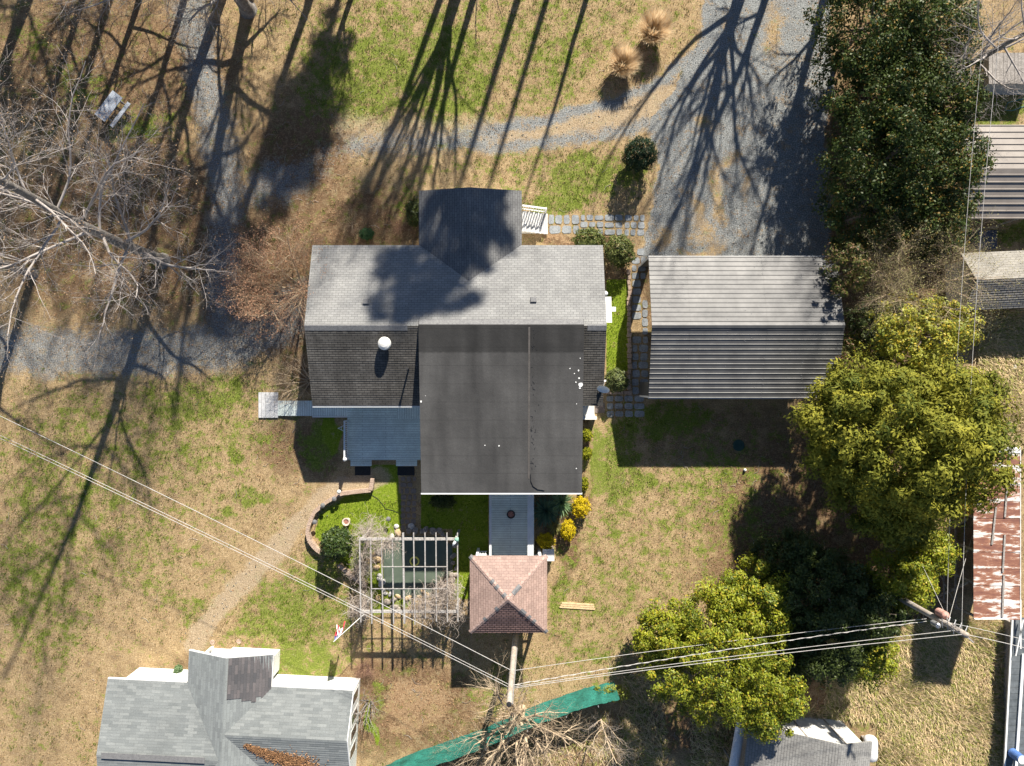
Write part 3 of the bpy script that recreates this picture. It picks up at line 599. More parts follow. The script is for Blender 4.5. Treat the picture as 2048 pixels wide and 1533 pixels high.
# lamp post ball and plant hook at the rail
lb = thing('post_lamp', 'white ball lamp on the outer corner of the deck railing', 'lamp', (-10.3, yr0, 0))
a = MB(); p = W(690, 919, 1.5); a.lathe((p.x, p.y, 1.42), [(.03, 0), (.09, .03), (.12, .1), (.12, .15), (.08, .22), (.02, .25)], 16); a.build('globe', M['white'], lb, smooth=True)
a = MB(); a.lathe((p.x, p.y, 0), [(.035, 0), (.035, 1.44)], 10); a.build('post', M['white'], lb)
hk = thing('plant_hook', 'white wire plant hanger clipped on the deck railing', 'hook', (-10.4, W(0, 856, 1.5).y, 1.4))
a = MB(); c = W(686, 857, 1.6)
for s_ in (-.35, .35): a.tube([(DX0 + .02, c.y + s_ * .6, 1.45), (c.x - .05, c.y + s_ * .3, 1.62), (c.x - .3, c.y, 1.6)], .014, 5)
a.tube([(c.x - .3, c.y, 1.6), (c.x - .34, c.y, 1.5), (c.x - .28, c.y, 1.42)], .014, 5); a.tube([(c.x - .1, c.y + .13, 1.6), (c.x - .1, c.y - .13, 1.6)], .012, 5); a.build('wire_frame', M['rail'], hk)

# ---- walkway to the gazebo
wk = thing('boardwalk', 'long blue grey boardwalk with white side rails joining house and gazebo', 'walkway', (-.1, -8.3, 0))
BZ = .5; bx0, bx1 = W(981, 0, BZ).x - .02, W(1068, 0, BZ).x
a = MB(); a.box(bx0, bx1, -10.6, AS + .33, BZ - .05, BZ); a.build('deck_boards', M['deck'], wk)
a = MB(); a.box(bx0 + .05, bx0 + .1, -10.6, AS + .3, .0, BZ - .052); a.build('skirt', M['blue_grey'], wk); a = MB(); a.box(bx1 - .1, bx1 - .05, -10.6, AS + .3, 0, BZ - .052); a.build('skirt', M['blue_grey'], wk)
for k in range(2):
    a = MB(); z = 1.42
    if k == 0: a.box(bx0 - .03, bx0 + .11, -10.55, AS + .2, z - .05, z)
    else:
        x = W(1061, 0, z).x
        for j in range(3): a.box(x - .18 + j * .125, x - .065 + j * .125, -10.55, AS + .2, z - .05, z + .004 * j)
    a.build('rail_cap', M['rail'], wk)
    xx = bx0 + .04 if k == 0 else W(1061, 0, z).x
    a = MB(); a.box(xx - .03, xx + .03, -10.55, AS + .2, .62, .68); a.build('bottom_rail', M['rail'], wk)
    for j in range(26):
        y = -10.45 + 4.3 * j / 25; a = MB(); a.box(xx - .02, xx + .02, y - .02, y + .02, .5, 1.368); a.build('baluster', M['rail'], wk)
    a = MB(); a.box(xx - .1, xx + .1, -10.72, -10.555, BZ + .001, 1.55); a.build('end_post', M['white'], wk)
pt = thing('plant_pot', 'round dark pot of dead stalks standing on the boardwalk', 'pot', (*W(1022, 1027, BZ)[:2], BZ))
c = W(1022, 1027, BZ)
a = MB(); a.lathe((c.x, c.y, BZ + .002), [(.14, 0), (.2, .2), (.24, .36), (.26, .37), (.26, .4), (.21, .4), (.2, .33)], 22); a.build('bowl', M['dark_metal'], pt)
a = MB(); a.lathe((c.x, c.y, BZ + .3), [(.195, 0), (.18, .06), (.05, .09)], 16); a.build('soil', M['pot_red'], pt)

# ---- gazebo
gz = thing('gazebo', 'square gazebo with pink brown shingled hip roof', 'gazebo', (-.2, -12.25, 0))
gx0, gx1, gy0, gy1, ge, ga = -2.44, 2.03, -14.48, -10.03, 3.13, 4.34
ap = Vector((W(1016, 1199, ga).x, W(1016, 1199, ga).y, ga)); cs = [Vector((gx0, gy0, ge)), Vector((gx1, gy0, ge)), Vector((gx1, gy1, ge)), Vector((gx0, gy1, ge))]
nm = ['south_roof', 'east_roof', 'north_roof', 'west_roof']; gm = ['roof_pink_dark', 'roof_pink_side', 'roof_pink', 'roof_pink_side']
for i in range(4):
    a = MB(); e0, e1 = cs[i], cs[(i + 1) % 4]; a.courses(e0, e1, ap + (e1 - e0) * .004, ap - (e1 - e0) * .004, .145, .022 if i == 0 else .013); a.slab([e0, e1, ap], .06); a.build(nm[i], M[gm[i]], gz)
rng = random.Random(5)
for c in cs:
    a = MB()
    n = 16; d = (ap - c); side = d.cross(Vector((0, 0, 1))).normalized() * .13
    for k in range(n):
        p0, p1 = c + d * (k / n), c + d * ((k + 1) / n * 1.0)
        t = a; dk_ = rng.random() < .2
        l = Vector((0, 0, .03 + .006 * (k % 2))); dn = Vector((0, 0, -.045))
        t.slab([p0 + l, p1 + l, p1 + side + l + dn, p0 + side + l + dn], .012); t.slab([p0 + l, p1 + l, p1 - side + l + dn, p0 - side + l + dn], .012)
        if dk_:
            t = MB(); l = l + Vector((0, 0, .014)); t.slab([p0 + l, p1 + l, p1 + side + l + dn, p0 + side + l + dn], .01); t.slab([p0 + l, p1 + l, p1 - side + l + dn, p0 - side + l + dn], .01); t.build('dark_cap', M['cap_grey'], gz)
    a.build('hip_cap', M['cap_pink'], gz)
a = MB(); a.box(gx0 + .25, gx1 - .25, gy0 + .25, -10.61, .4, .5); a.build('floor', M['deck'], gz)
for x in (gx0 + .35, gx1 - .35):
    for y in (gy0 + .35, gy1 - .35):
        a = MB(); a.box(x - .08, x + .08, y - .08, y + .08, 0, ge - .07); a.build('post', M['white'], gz)
for (p, q) in (((gx0 + .35, gy0 + .35), (gx1 - .35, gy0 + .35)), ((gx1 - .35, gy0 + .35), (gx1 - .35, gy1 - .35)), ((gx0 + .35, gy0 + .35), (gx0 + .35, gy1 - .35)), ((gx0 + .35, gy1 - .35), (bx0 - .1, gy1 - .35)), ((bx1 + .12, gy1 - .35), (gx1 - .35, gy1 - .35))):
    a = MB(); p, q = Vector((*p, 0)), Vector((*q, 0)); d = (q - p).normalized(); pp, qq = p + d * .09, q - d * .09
    a.bar(pp + Vector((0, 0, 1.4)), qq + Vector((0, 0, 1.4)), .12, .05); a.bar(pp + Vector((0, 0, .62)), qq + Vector((0, 0, .62)), .05, .05)
    n = max(2, int((qq - pp).length / .13))
    for k in range(n): c = pp.lerp(qq, (k + .5) / n); a.box(c.x - .02, c.x + .02, c.y - .02, c.y + .02, .64, 1.376)
    a.build('balustrade', M['rail'], gz)
pl = thing('planter_box', 'square white planter box at the north east corner of gazebo', 'planter', (*W(1096, 1110, .8)[:2], 0)); c = W(1097, 1111, .9)
a = MB()
for k in range(5): a.box(c.x - .36, c.x + .36, c.y - .36 + k * .146, c.y - .36 + k * .146 + .138, .86, .9)
a.build('lid', M['white_worn'], pl); a = MB(); a.box(c.x - .33, c.x + .33, c.y - .33, c.y + .33, 0, .858); a.build('body', M['white'], pl)

# ---- steel carport beside the drive
cpn, cps, cx0, cx1, cry, ce, cr = 7.38, -.89, 7.95, 18.9, 3.28, 3.0, 4.0
co = thing('carport', 'wide silver ribbed steel carport at the end of gravel drive', 'carport', (13.7, 3.2, 0))
def ribbed(x0, x1, y0, z0, y1, z1, pitch=.285, hgt=.027, t=.02):
    mb = MB(); L = math.hypot(y1 - y0, z1 - z0); n = round(L / pitch); u = Vector((0, (y1 - y0) / L, (z1 - z0) / L)); nr = Vector((0, -u.z, u.y)); nr = nr if nr.z > 0 else -nr
    pr = []
    for k in range(n):
        s0 = k * L / n; w_ = L / n
        for f, h in ((0, 0), (.07, hgt), (.19, hgt), (.26, 0)): pr.append((s0 + f * w_, h))
    pr.append((L, 0)); vs, fs = [], []
    for x in (x0, x1):
        for s_, h in pr: vs.append(Vector((x, y0, z0)) + u * s_ + nr * h)
    m_ = len(pr)
    for i in range(m_ - 1): fs.append((i, m_ + i, m_ + i + 1, i + 1))
    mb.add(vs, fs); mb.add([v - nr * t for v in vs], [tuple(reversed(f)) for f in fs]); return mb
for nm, y0 in (('north_roof', cpn), ('south_roof', cps)):
    mb = MB(); N_ = 5
    for k in range(N_):
        xa, xb = cx0 + (cx1 - cx0) * k / N_, cx0 + (cx1 - cx0) * (k + 1) / N_ + (.12 if k < N_ - 1 else 0); o = .008 * (k % 2)
        q = ribbed(xa, xb, y0, ce + o, cry, cr + o); mb.add(q.v, q.f)
    mb.build(nm, M['metal_roof'], co)
    rv = MB(); g = random.Random(6)
    for k in range(40):                                             # screw heads and small dents
        f = g.random(); x = cx0 + (cx1 - cx0) * (g.choice((.2, .4, .6, .8)) + g.gauss(0, .004) if g.random() < .75 else g.random()); y = y0 + (cry - y0) * f; z = ce + (cr - ce) * f + .012; rv.box(x - .011, x + .011, y - .011, y + .011, z - .02, z + .022)
    rv.build('screw_heads', M['galv'], co)['kind'] = 'stuff'
a = MB(); a.slab([(cx0 - .01, cry - .16, cr + .03), (cx1, cry - .16, cr + .03), (cx1, cry, cr + .075), (cx0 - .01, cry, cr + .075)], .01); a.slab([(cx0 - .01, cry, cr + .075), (cx1, cry, cr + .075), (cx1, cry + .16, cr + .03), (cx0 - .01, cry + .16, cr + .03)], .01); a.build('ridge_cap', M['metal_roof'], co)
for sg in (1, -1):
    a = MB(); y = cpn if sg > 0 else cps; a.box(cx0, cx1, y - .03, y + .03, ce - .1, ce - .025); a.build('eave_rail', M['white'], co)
for sx_ in (cx0 + .05, cx1 - .05):
    for y in (cps + .08, cpn - .08):
        a = MB(); a.box(sx_ - .05, sx_ + .05, y - .05, y + .05, 0, ce - .1); a.build('post', M['white'], co)
for k in range(1, 5):
    x = cx0 + (cx1 - cx0) * k / 5
    for y in (cps + .08, cpn - .08):
        a = MB(); a.box(x - .04, x + .04, y - .04, y + .04, 0, ce - .1); a.build('post', M['galv'], co)
for x in [cx0 + .06 + (cx1 - cx0 - .12) * k / 5 for k in range(6)]:
    a = MB(); a.bar((x, cpn - .1, ce - .06), (x, cry, cr - .08), .05); a.bar((x, cps + .1, ce - .06), (x, cry, cr - .08), .05); a.build('rafter', M['galv'], co)
a = MB(); y_, x_ = cpn - .1, cx0 + .03
a.box(x_, x_ + .6, y_ - .03, y_ + .02, 0, ce - .11); a.build('corner_panel', M['metal_roof'], co)
a = MB(); a.box(cx0 + .005, cx0 + .03, cps + .14, cps + .95, 0, ce - .02); a.build('corner_panel', M['metal_roof'], co)

# ---- neighbours on the right
cb = thing('carport', 'beige ribbed metal carport roof at right edge beyond the dark hedge', 'carport', (30, 12.4, 0))
ribbed(26.3, 34, 15.2, 2.55, 12.42, 3.25, .42, .05).build('north_roof', M['beige_metal'], cb); ribbed(26.3, 34, 9.65, 2.55, 12.42, 3.25, .42, .05).build('south_roof', M['beige_metal'], cb)
for x in (26.4, 30, 33.9):
    for y in (9.75, 15.1):
        a = MB(); a.box(x - .04, x + .04, y - .04, y + .04, 0, 2.5); a.build('post', M['galv'], cb)
hb = thing('house', 'small house with weathered tan shingle gable roof at the right edge', 'house', (30, 6.1, 0), R(2.5))
a = MB(); a.courses((5, 1.75, 2.2), (-3.3, 1.75, 2.2), (-2.95, .05, 3.0), (5, .05, 3.0), .15); a.slab([(5, 1.75, 2.2), (-3.3, 1.75, 2.2), (-2.95, .05, 3.0), (5, .05, 3.)], .12); a.build('north_roof', M['roof_tan'], hb, world=False)
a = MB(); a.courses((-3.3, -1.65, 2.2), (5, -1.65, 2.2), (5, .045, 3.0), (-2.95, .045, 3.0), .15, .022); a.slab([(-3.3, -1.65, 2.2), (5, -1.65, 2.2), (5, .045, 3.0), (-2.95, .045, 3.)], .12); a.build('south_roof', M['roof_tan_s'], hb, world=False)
a = MB(); a.box(-2.9, -.9, -1.4, 1.4, 0, 2.12); a.build('wall', M['white_siding'], hb, world=False)
for x in (1.4, 4.8):
    for y in (-1.4, 1.5):
        a = MB(); a.box(x - .06, x + .06, y - .06, y + .06, 0, 2.1); a.build('post', M['wood_grey'], hb, world=False)
sh = thing('shed', 'low plank topped shed with pale blue front among bare branches', 'shed', (30, 18.8, 0))
a = MB(); p, q = W(1978, 106, 1.25), W(2080, 168, 1.25)
for k in range(14):
    x0 = p.x + (q.x - p.x) * k / 14; a.box(x0, x0 + (q.x - p.x) / 14 - .015, q.y, p.y, 1.19, 1.25 + .004 * (k % 3))
a.build('plank_roof', M['wood_grey'], sh)
a = MB(); a.add([(p.x + .05, q.y + .02, 1.18), (q.x, q.y + .02, 1.18), (q.x, q.y - .16, 0), (p.x + .05, q.y - .16, 0), (p.x + .05, q.y + .08, 1.18), (q.x, q.y + .08, 1.18), (q.x, q.y - .1, 0), (p.x + .05, q.y - .1, 0)], [(0, 3, 2, 1), (4, 5, 6, 7), (0, 1, 5, 4), (3, 7, 6, 2), (0, 4, 7, 3), (1, 2, 6, 5)])
a.build('front_panel', M['blue_grey'], sh); a = MB(); a.box(p.x + .05, q.x, q.y + .09, p.y - .03, 0, 1.185); a.build('wall', M['wood_grey'], sh)
rb = thing('barn', 'narrow open sided barn with rusty white streaked tin roof', 'barn', (27.6, -8.6, 0))
x0, x1, y0, y1 = 26.4, 28.95, -13.45, -3.8
mb = MB(); n = 10
for k in range(n):
    ya, yb = y1 - (y1 - y0) * k / n, y1 - (y1 - y0) * (k + 1) / n - .05; dz = .006 * (k % 2)
    mb.slab([(x0, ya, 3.72 + dz), (x1, ya, 3.86 + dz), (x1, yb, 3.86 + .02 + dz), (x0, yb, 3.74 + dz)], .02)
mb.build('tin_roof', M['rusty_tin'], rb)
mb = MB(); mb.slab([(x0 - .02, y1 + .14, 3.74), (x1 + .03, y1 + .14, 3.89), (x1 + .03, y1 - .2, 3.9), (x0 - .02, y1 - .2, 3.762)], .02); mb.box(x1 + .003, x1 + .05, y0, y1, 3.75, 3.89); mb.box(x0, x1, y0 - .05, y0 - .003, 3.66, 3.84); mb.build('white_edging', M['white_worn'], rb)
for (ax, ay, bx_, by_) in ((2019, 905, 2010, 1035), (1993, 1015, 1985, 1090), (2010, 1070, 2006, 1145), (2008, 1150, 2005, 1235), (1968, 911, 1992, 912)):
    mb = MB(); p, q = W(ax, ay, 3.88), W(bx_, by_, 3.88); f = lambda v: 3.72 + .14 * (v.x - x0) / (x1 - x0) + .055
    mb.bar((p.x, p.y, f(p)), (q.x, q.y, f(q)), .1, .045); mb.build('batten', M['wood_grey'], rb)
for y in [y0 + .1 + (y1 - y0 - .2) * k / 5 for k in range(6)]:
    for x in (x0 + .1, x1 - .12):
        mb = MB(); mb.box(x - .06, x + .06, y - .06, y + .06, 0, 3.69); mb.build('post', M['wood_grey'], rb)
for k in range(5):
    ya, yb = y0 + .2 + k * 1.85, y0 + 1.9 + k * 1.85; mb = MB(); mb.bar((x0 + .03, ya, .3), (x0 + .03, yb, 3.2), .06, .12); mb.bar((x0 - .06, yb, .4), (x0 - .06, ya, 2.4), .05, .1); mb.build('brace', M['wood_grey'], rb)
mb = MB(); mb.box(x0 - .02, x0 + .035, y0, y1, 2.0, 2.12); mb.box(x0 - .02, x0 + .035, y0, y1, .9, 1.0); mb.build('girt', M['wood_grey'], rb)
mb = MB(); mb.box(x1 - .06, x1 - .02, y0 + .05, y1 - .05, .05, 3.66); mb.build('back_wall', M['dark_metal'], rb)
# long low dark roof at the right edge
lr = thing('lean_to', 'long low lean-to with dark metal roof and white gutters at right edge', 'lean-to', (30.8, -20, 0))
mb = MB()
pL = [W(2022, 1236, 1.), W(2006, 1540, 1.)]
for k in range(24):
    a0, a1 = k / 24, (k + 1) / 24 - .002; p, q = pL[0].lerp(pL[1], a0), pL[0].lerp(pL[1], a1); q.z = 1.0; p.z = 1.0
    e = Vector((5, 0, .0)); l = Vector((0, 0, .004 * (k % 2))); mb.slab([p + l, q + l, q + e + l, p + e + l], .05)
mb.build('metal_roof', M['blue_grey'] if False else mottle('slate_metal', (.085, .10, .11), (.15, .165, .175), 1.2, rough=.6, fine=.2, bscale=4), lr)
mb = MB(); mb.bar(pL[0] + Vector((.04, 0, .05)), pL[1] + Vector((.04, 0, .05)), .1, .09); mb.build('gutter', M['white'], lr)
mb = MB(); p, q = W(2046, 1308, 1.05), W(2031, 1540, 1.05); mb.bar(p + Vector((0, 0, .03)), q + Vector((0, 0, .03)), .16, .07); mb.build('pipe_rail', M['white'], lr)
for (ax, ay, bx_, by_) in ((2041, 1200, 2041, 1298), (2046, 1240, 2031, 1312)):
    mb = MB(); p, q = W(ax, ay, 1.3), W(bx_, by_, 1.3); mb.bar(p, q, .07); mb.build('white_pole', M['white'], lr)
mb = MB(); mb.box(pL[0].x + .15, 35, -24, -14.7, 0, .94); mb.build('wall', M['wood_grey'], lr)
dr_ = thing('barrel', 'blue and white barrel at the bottom right corner', 'barrel', (*W(2042, 1522, 1.9)[:2], 1.06)); c = W(2044, 1520, 1.9)
mb = MB(); mb.lathe((c.x, c.y, 1.06), [(.25, 0), (.29, .05), (.27, .3), (.29, .33), (.27, .6), (.28, .8), (.25, .85)], 20); mb.build('drum', mottle('drum_blue', (.05, .12, .35), (.1, .2, .45), 3.), dr_)
mb = MB(); mb.lathe((c.x, c.y, 1.912), [(.25, 0), (.25, .03), (.1, .04)], 20); mb.build('lid', M['white'], dr_)

# ---- silver shingled house, bottom left (own axes: x along the north eave, y away from the camera centre)
h2 = thing('house', 'white sided house with silver grey shingle roofs and a gabled porch', 'house', (-9.33, -18.05, 0), R(-2.79))
def L2(px, py, h):
    m = minv(h2); return m @ W(px, py, h)
e = 2.7; Lx = -14.4
def P2(px, py, h): v_ = L2(px, py, h); return (v_.x, v_.y, h)
rz_w = rz_e = 3.5; rz = 3.54
rwy = P2(330, 1517, rz_w)[1]; rey = P2(600, 1478, rz_e)[1]
g0, g1, gr = P2(377, 1335, e)[0], P2(544, 1345, e)[0], P2(447, 1390, rz)[0]; gn = P2(447, 1317, rz)[1]; ys = -10.
def gable(nm, q, mt, lift=.012, step=.16):
    mb = MB(); mb.courses(*q, step, lift); mb.slab(list(q), .11, .003); mb.build(nm, M[mt], h2, world=False)
gable('north_roof', ((gr, 0, e), (Lx, 0, e), (Lx, rwy, rz_w), (gr, rwy, rz_w)), 'roof_silver')
gable('rear_roof', ((Lx, 2 * rwy, e), (gr, 2 * rwy, e), (gr, rwy - .003, rz_w), (Lx, rwy - .003, rz_w)), 'roof_silver')
gable('east_wing_roof', ((0, 0, e), (gr, 0, e), (gr, rey, rz_e), (-.05, rey, rz_e)), 'roof_silver')
gable('east_wing_rear_roof', ((gr, 2 * rey, e), (.1, 2 * rey, e), (-.05, rey - .003, rz_e), (gr, rey - .003, rz_e)), 'roof_silver', .02)
gable('porch_west_roof', ((g0, gn, e + .02), (g0, ys, e + .02), (gr, ys, rz), (gr, gn, rz)), 'roof_silver_side')
gable('porch_east_roof', ((g1, ys, e + .02), (g1, gn, e + .02), (gr + .003, gn, rz), (gr + .003, ys, rz)), 'roof_silver_side')
# darker replacement shingles with a toothed edge
mb = MB(); rng = random.Random(4); cols = 9
for k in range(cols):
    t0, t1 = k / cols * .93, (k + 1) / cols * .93; yb = -.5 - rng.choice([0, .18, .3]) - (0 if k > 1 else .1)
    A = Vector((g1, 0, e)); Bv = Vector((gr, 0, rz)); p0, p1 = A.lerp(Bv, t0), A.lerp(Bv, t1); up = Vector((.4, 0, .92)) * .024
    mb.slab([(p0.x + up.x, gn - .02, p0.z + up.z), (p1.x + up.x, gn - .02, p1.z + up.z - .004), (p1.x + up.x, yb, p1.z + up.z + .02), (p0.x + up.x, yb, p0.z + up.z + .024)], .008)
mb.build('dark_shingle_patch', M['roof_patch'], h2, world=False)
fa = MB()
for q0, q1 in (((Lx, .03, e - .06), (g0 - .05, .03, e - .06)), ((g1 + .05, .03, e - .06), (0, .03, e - .06)), ((g0, gn + .03, e - .06), (gr, gn + .03, rz - .06)), ((gr, gn + .03, rz - .06), (g1, gn + .03, e - .06)), ((.03, -.05, e - .05), (-.02, rey, rz_e - .05)), ((-.02, rey, rz_e - .05), (.13, 2 * rey, e - .05)), ((g1 + .03, gn, e - .06), (g1 + .03, 0, e - .06))): fa.bar(q0, q1, .05, .14)
fa.build('fascia', M['white'], h2, world=False)
wb = MB(); wb.box(Lx + .45, -.12, 2 * rwy + .5, -.4, 0, e - .14); wb.box(g0 + .3, g1 - .3, ys + .4, 2 * rwy + .497, 0, e - .14); wb.build('wall', M['white_siding'], h2, world=False)
we = MB(); we.add([(x, y, z) for x in (-.3, -.115) for y, z in ((-.41, e - .14), (2 * rey + .4, e - .14), (rey, rz_e - .2))], [(0, 1, 2), (5, 4, 3), (0, 3, 4, 1), (1, 4, 5, 2), (2, 5, 3, 0)]); we.build('gable_wall', M['white_siding_side'], h2, world=False)
pw = MB(); pb = gn - .72; pw.box(g0 + 1.55, g1 - .42, pb - .12, pb, 0, 2.5); pw.box(g1 - .54, g1 - .42, -.11, pb - .123, 0, 2.5); pw.box(g0 + 1.55, g0 + 1.67, -.115, pb - .123, .302, 1.1); pw.build('porch_wall', M['white_siding'], h2, world=False)
pp = MB(); pp.box(g0 + .2, g0 + .34, pb - .14, pb, 0, e - .16); pp.bar((g0 + .3, pb - .08, e - .35), (g0 + 1.5, pb - .08, e - .35), .1, .16); pp.build('porch_post', M['white'], h2, world=False)
pf = MB(); pf.box(g0 + .2, g1 - .56, -.115, pb - .125, 0, .3); pf.build('porch_floor', M['white_worn'], h2, world=False)
def win2(c, wd, ht, ax, out):
    f = window(h2, c, wd, ht, ax, out)
for o_ in ():
    pass
A2 = wmat(h2)
def window_local(c, wd, ht, ax, out):
    f, p = MB(), MB(); cx, cy, cz = c; h, v = wd / 2, ht / 2
    def b(mb, a0, a1, z0, z1, d0, d1):
        if ax == 'x': mb.box(cx + a0, cx + a1, cy + d0, cy + d1, cz + z0, cz + z1)
        else: mb.box(cx + d0, cx + d1, cy + a0, cy + a1, cz + z0, cz + z1)
    t = .08
    b(f, -h - t, h + t, v, v + t, .003, .02); b(f, -h - t, h + t, -v - t, -v, .003, .025); b(f, -h - t, -h, -v, v, .003, .02); b(f, h, h + t, -v, v, .003, .02)
    b(p, -h, h, -v, v, .002, .014); fo = f.build('window', M['white'], h2, world=False); po = p.build('pane', M['glass'], fo, world=False)
for y in (-.95, -2.1, -3.1, -4.2): window_local((-.115, y, 1.35), .62, 1.5, 'y', 1)
for x in (-1.6, -2.7, -11.9, -10.6):
    v_ = MB(); v_.box(x - .17, x + .17, -.4 + .002, -.36, 2.2, 2.42); v_.build('wall_vent', M['pot_red'], h2, world=False)
cpw = MB(); n = 22
for k in range(n):
    xa, xb = Lx + .3 + k * (gr - 1.2 - Lx) / n, Lx + .3 + (k + 1) * (gr - 1.2 - Lx) / n
    cpw.slab([(xa, rwy + .17, rz_w + .05), (xb, rwy + .17, rz_w + .05), (xb, rwy - .17, rz_w + .053), (xa, rwy - .17, rz_w + .053)], .02)
cpw.build('ridge_vent', M['cap_grey'], h2, world=False)
# ---- weathered shed, bottom
s3 = thing('shed', 'weathered shed with grey shingle saltbox roof under the magnolia', 'shed', (17.4, -21.5, 0), R(-5.8))
def P3(px, py, h): v_ = minv(s3) @ W(px, py, h); return Vector((v_.x, v_.y, h))
nw, pk, ne = P3(1497, 1449, 2.6), P3(1684, 1489, 4.1), P3(1744, 1484, 3.3); dn = Vector((0, -5, 0)); pk.y = nw.y = ne.y = (nw.y + pk.y + ne.y) / 3
mb = MB(); mb.courses(nw, nw + dn, pk + dn, pk, .15); mb.slab([nw, nw + dn, pk + dn, pk], .1); mb.build('west_roof', M['roof_shed'], s3, world=False)
mb = MB(); mb.courses(ne + dn, ne, pk, pk + dn, .15); mb.slab([ne + dn, ne, pk + Vector((.003, 0, 0)), pk + dn + Vector((.003, 0, 0))], .1); mb.build('east_roof', M['roof_shed'], s3, world=False)
wy = nw.y - .35; xm = nw.x + (pk.x - nw.x) * .38
def zroof(x): return (nw.z + (pk.z - nw.z) * (x - nw.x) / (pk.x - nw.x) if x < pk.x else pk.z + (ne.z - pk.z) * (x - pk.x) / (ne.x - pk.x)) - .13
xs = [xm, pk.x, ne.x - .25]; vs_ = [(x, y, z) for y in (wy, wy - .12) for x, z in [(xs[0], 0), (xs[2], 0), (xs[2], zroof(xs[2])), (xs[1], zroof(xs[1])), (xs[0], zroof(xs[0]))]]
mb = MB(); mb.add(vs_, [(4, 3, 2, 1, 0), (5, 6, 7, 8, 9), (0, 1, 6, 5), (1, 2, 7, 6), (2, 3, 8, 7), (3, 4, 9, 8), (4, 0, 5, 9)]); mb.build('front_wall', M['white_worn'], s3, world=False)
mb = MB()
for x in (xs[0] + .1, xs[0] + .55, xs[0] + 1.6, xs[2] - 1.15): mb.box(x - .05, x + .05, wy + .002, wy + .03, .02, zroof(x) - .03)
mb.build('batten', M['wood_grey'], s3, world=False)
mb = MB(); mb.box(nw.x + .3, xm - .003, wy - .5, wy - .4, 0, nw.z - .15); mb.build('recessed_wall', M['bark_brown'], s3, world=False)
mb = MB(); mb.box(nw.x + .3, ne.x - .25, wy - 4.4, wy - .52, 0, 2.4); mb.build('rear_wall', M['wood_grey'], s3, world=False)
aw_ = thing('awning_roll', 'long pale half round sheet metal awning beside the weathered shed', 'awning', (*W(1476, 1490, 2)[:2], 0))
p, q = W(1485, 1447, 2.2), W(1470, 1533, 2.2); mb = MB(); n = 8; vs_ = []
for e_ in (p, q + (q - p) * .4):
    for k in range(n + 1): an = math.pi * k / n; vs_.append((e_.x + .3 * math.cos(an), e_.y, 2.0 + .16 * math.sin(an)))
fs_ = [(k, k + 1, n + 2 + k, n + 1 + k) for k in range(n)]; mb.add(vs_, fs_); mb.add([(x, y, z - .02) for x, y, z in vs_], [tuple(reversed(f)) for f in fs_]); mb.build('sheet', M['tank_white'], aw_, smooth=True)
mb = MB(); mb.bar((p.x, p.y - .1, 0), (p.x, p.y - .1, 2.0), .08); mb.bar((q.x, q.y - .1, 0), (q.x, q.y - .1, 2.0), .08); mb.build('post', M['wood_grey'], aw_)
tk = thing('gas_tank', 'white rounded gas tank behind the weathered shed', 'tank', (*W(1738, 1500, .6)[:2], 0)); c = W(1741, 1498, .8)
mb = MB(); pts = [(c.x + .02, c.y + t, .75) for t in (.78, .74, .62, .4, -.4, -.62, -.74, -.78)]; mb.tube(pts, [.05, .25, .38, .42, .42, .38, .25, .05], 20); mb.build('shell', M['tank_white'], tk, smooth=True)
mb = MB(); mb.box(c.x - .2, c.x + .2, c.y + .3, c.y + .42, 0, .4); mb.box(c.x - .2, c.x + .2, c.y - .42, c.y - .3, 0, .4); mb.build('saddle', M['wood_grey'], tk)
# ------------------------------------------------------------------ plants
def unit(rng, n):
    v = rng.normal(size=(n, 3)); return v / np.linalg.norm(v, axis=1, keepdims=True)
def leaf_quads(P, Nn, L, Wd, rng, D=None):
    """rhombic leaves at P with normals Nn, length L and width Wd (arrays or numbers); D = wanted direction of the leaf axis"""
    n = len(P); r = D if D is not None else unit(rng, n)
    u = r - (r * Nn).sum(1, keepdims=True) * Nn; u /= np.linalg.norm(u, axis=1, keepdims=True) + 1e-9
    v = np.cross(Nn, u); L = np.broadcast_to(L, (n,))[:, None]; Wd = np.broadcast_to(Wd, (n,))[:, None]
    V = np.stack([P - u * L / 2, P + v * Wd / 2 + Nn * L * .05, P + u * L / 2 - Nn * L * .08, P - v * Wd / 2 + Nn * L * .05], 1).reshape(-1, 3)
    return V, np.arange(4 * n).reshape(n, 4)
def clumps(rng, cen, rad, n, flat=.8, low=-.45, inner=.25):
    """clump centres over an ellipsoid's shell, a few inside"""
    u = unit(rng, n * 3); u = u[u[:, 2] > low][:n]
    f = np.where(rng.random(len(u)) < inner, rng.uniform(.35, .7, len(u)), rng.uniform(.66, 1.12, len(u)))
    return np.array(cen) + u * np.array(rad) * f[:, None], u
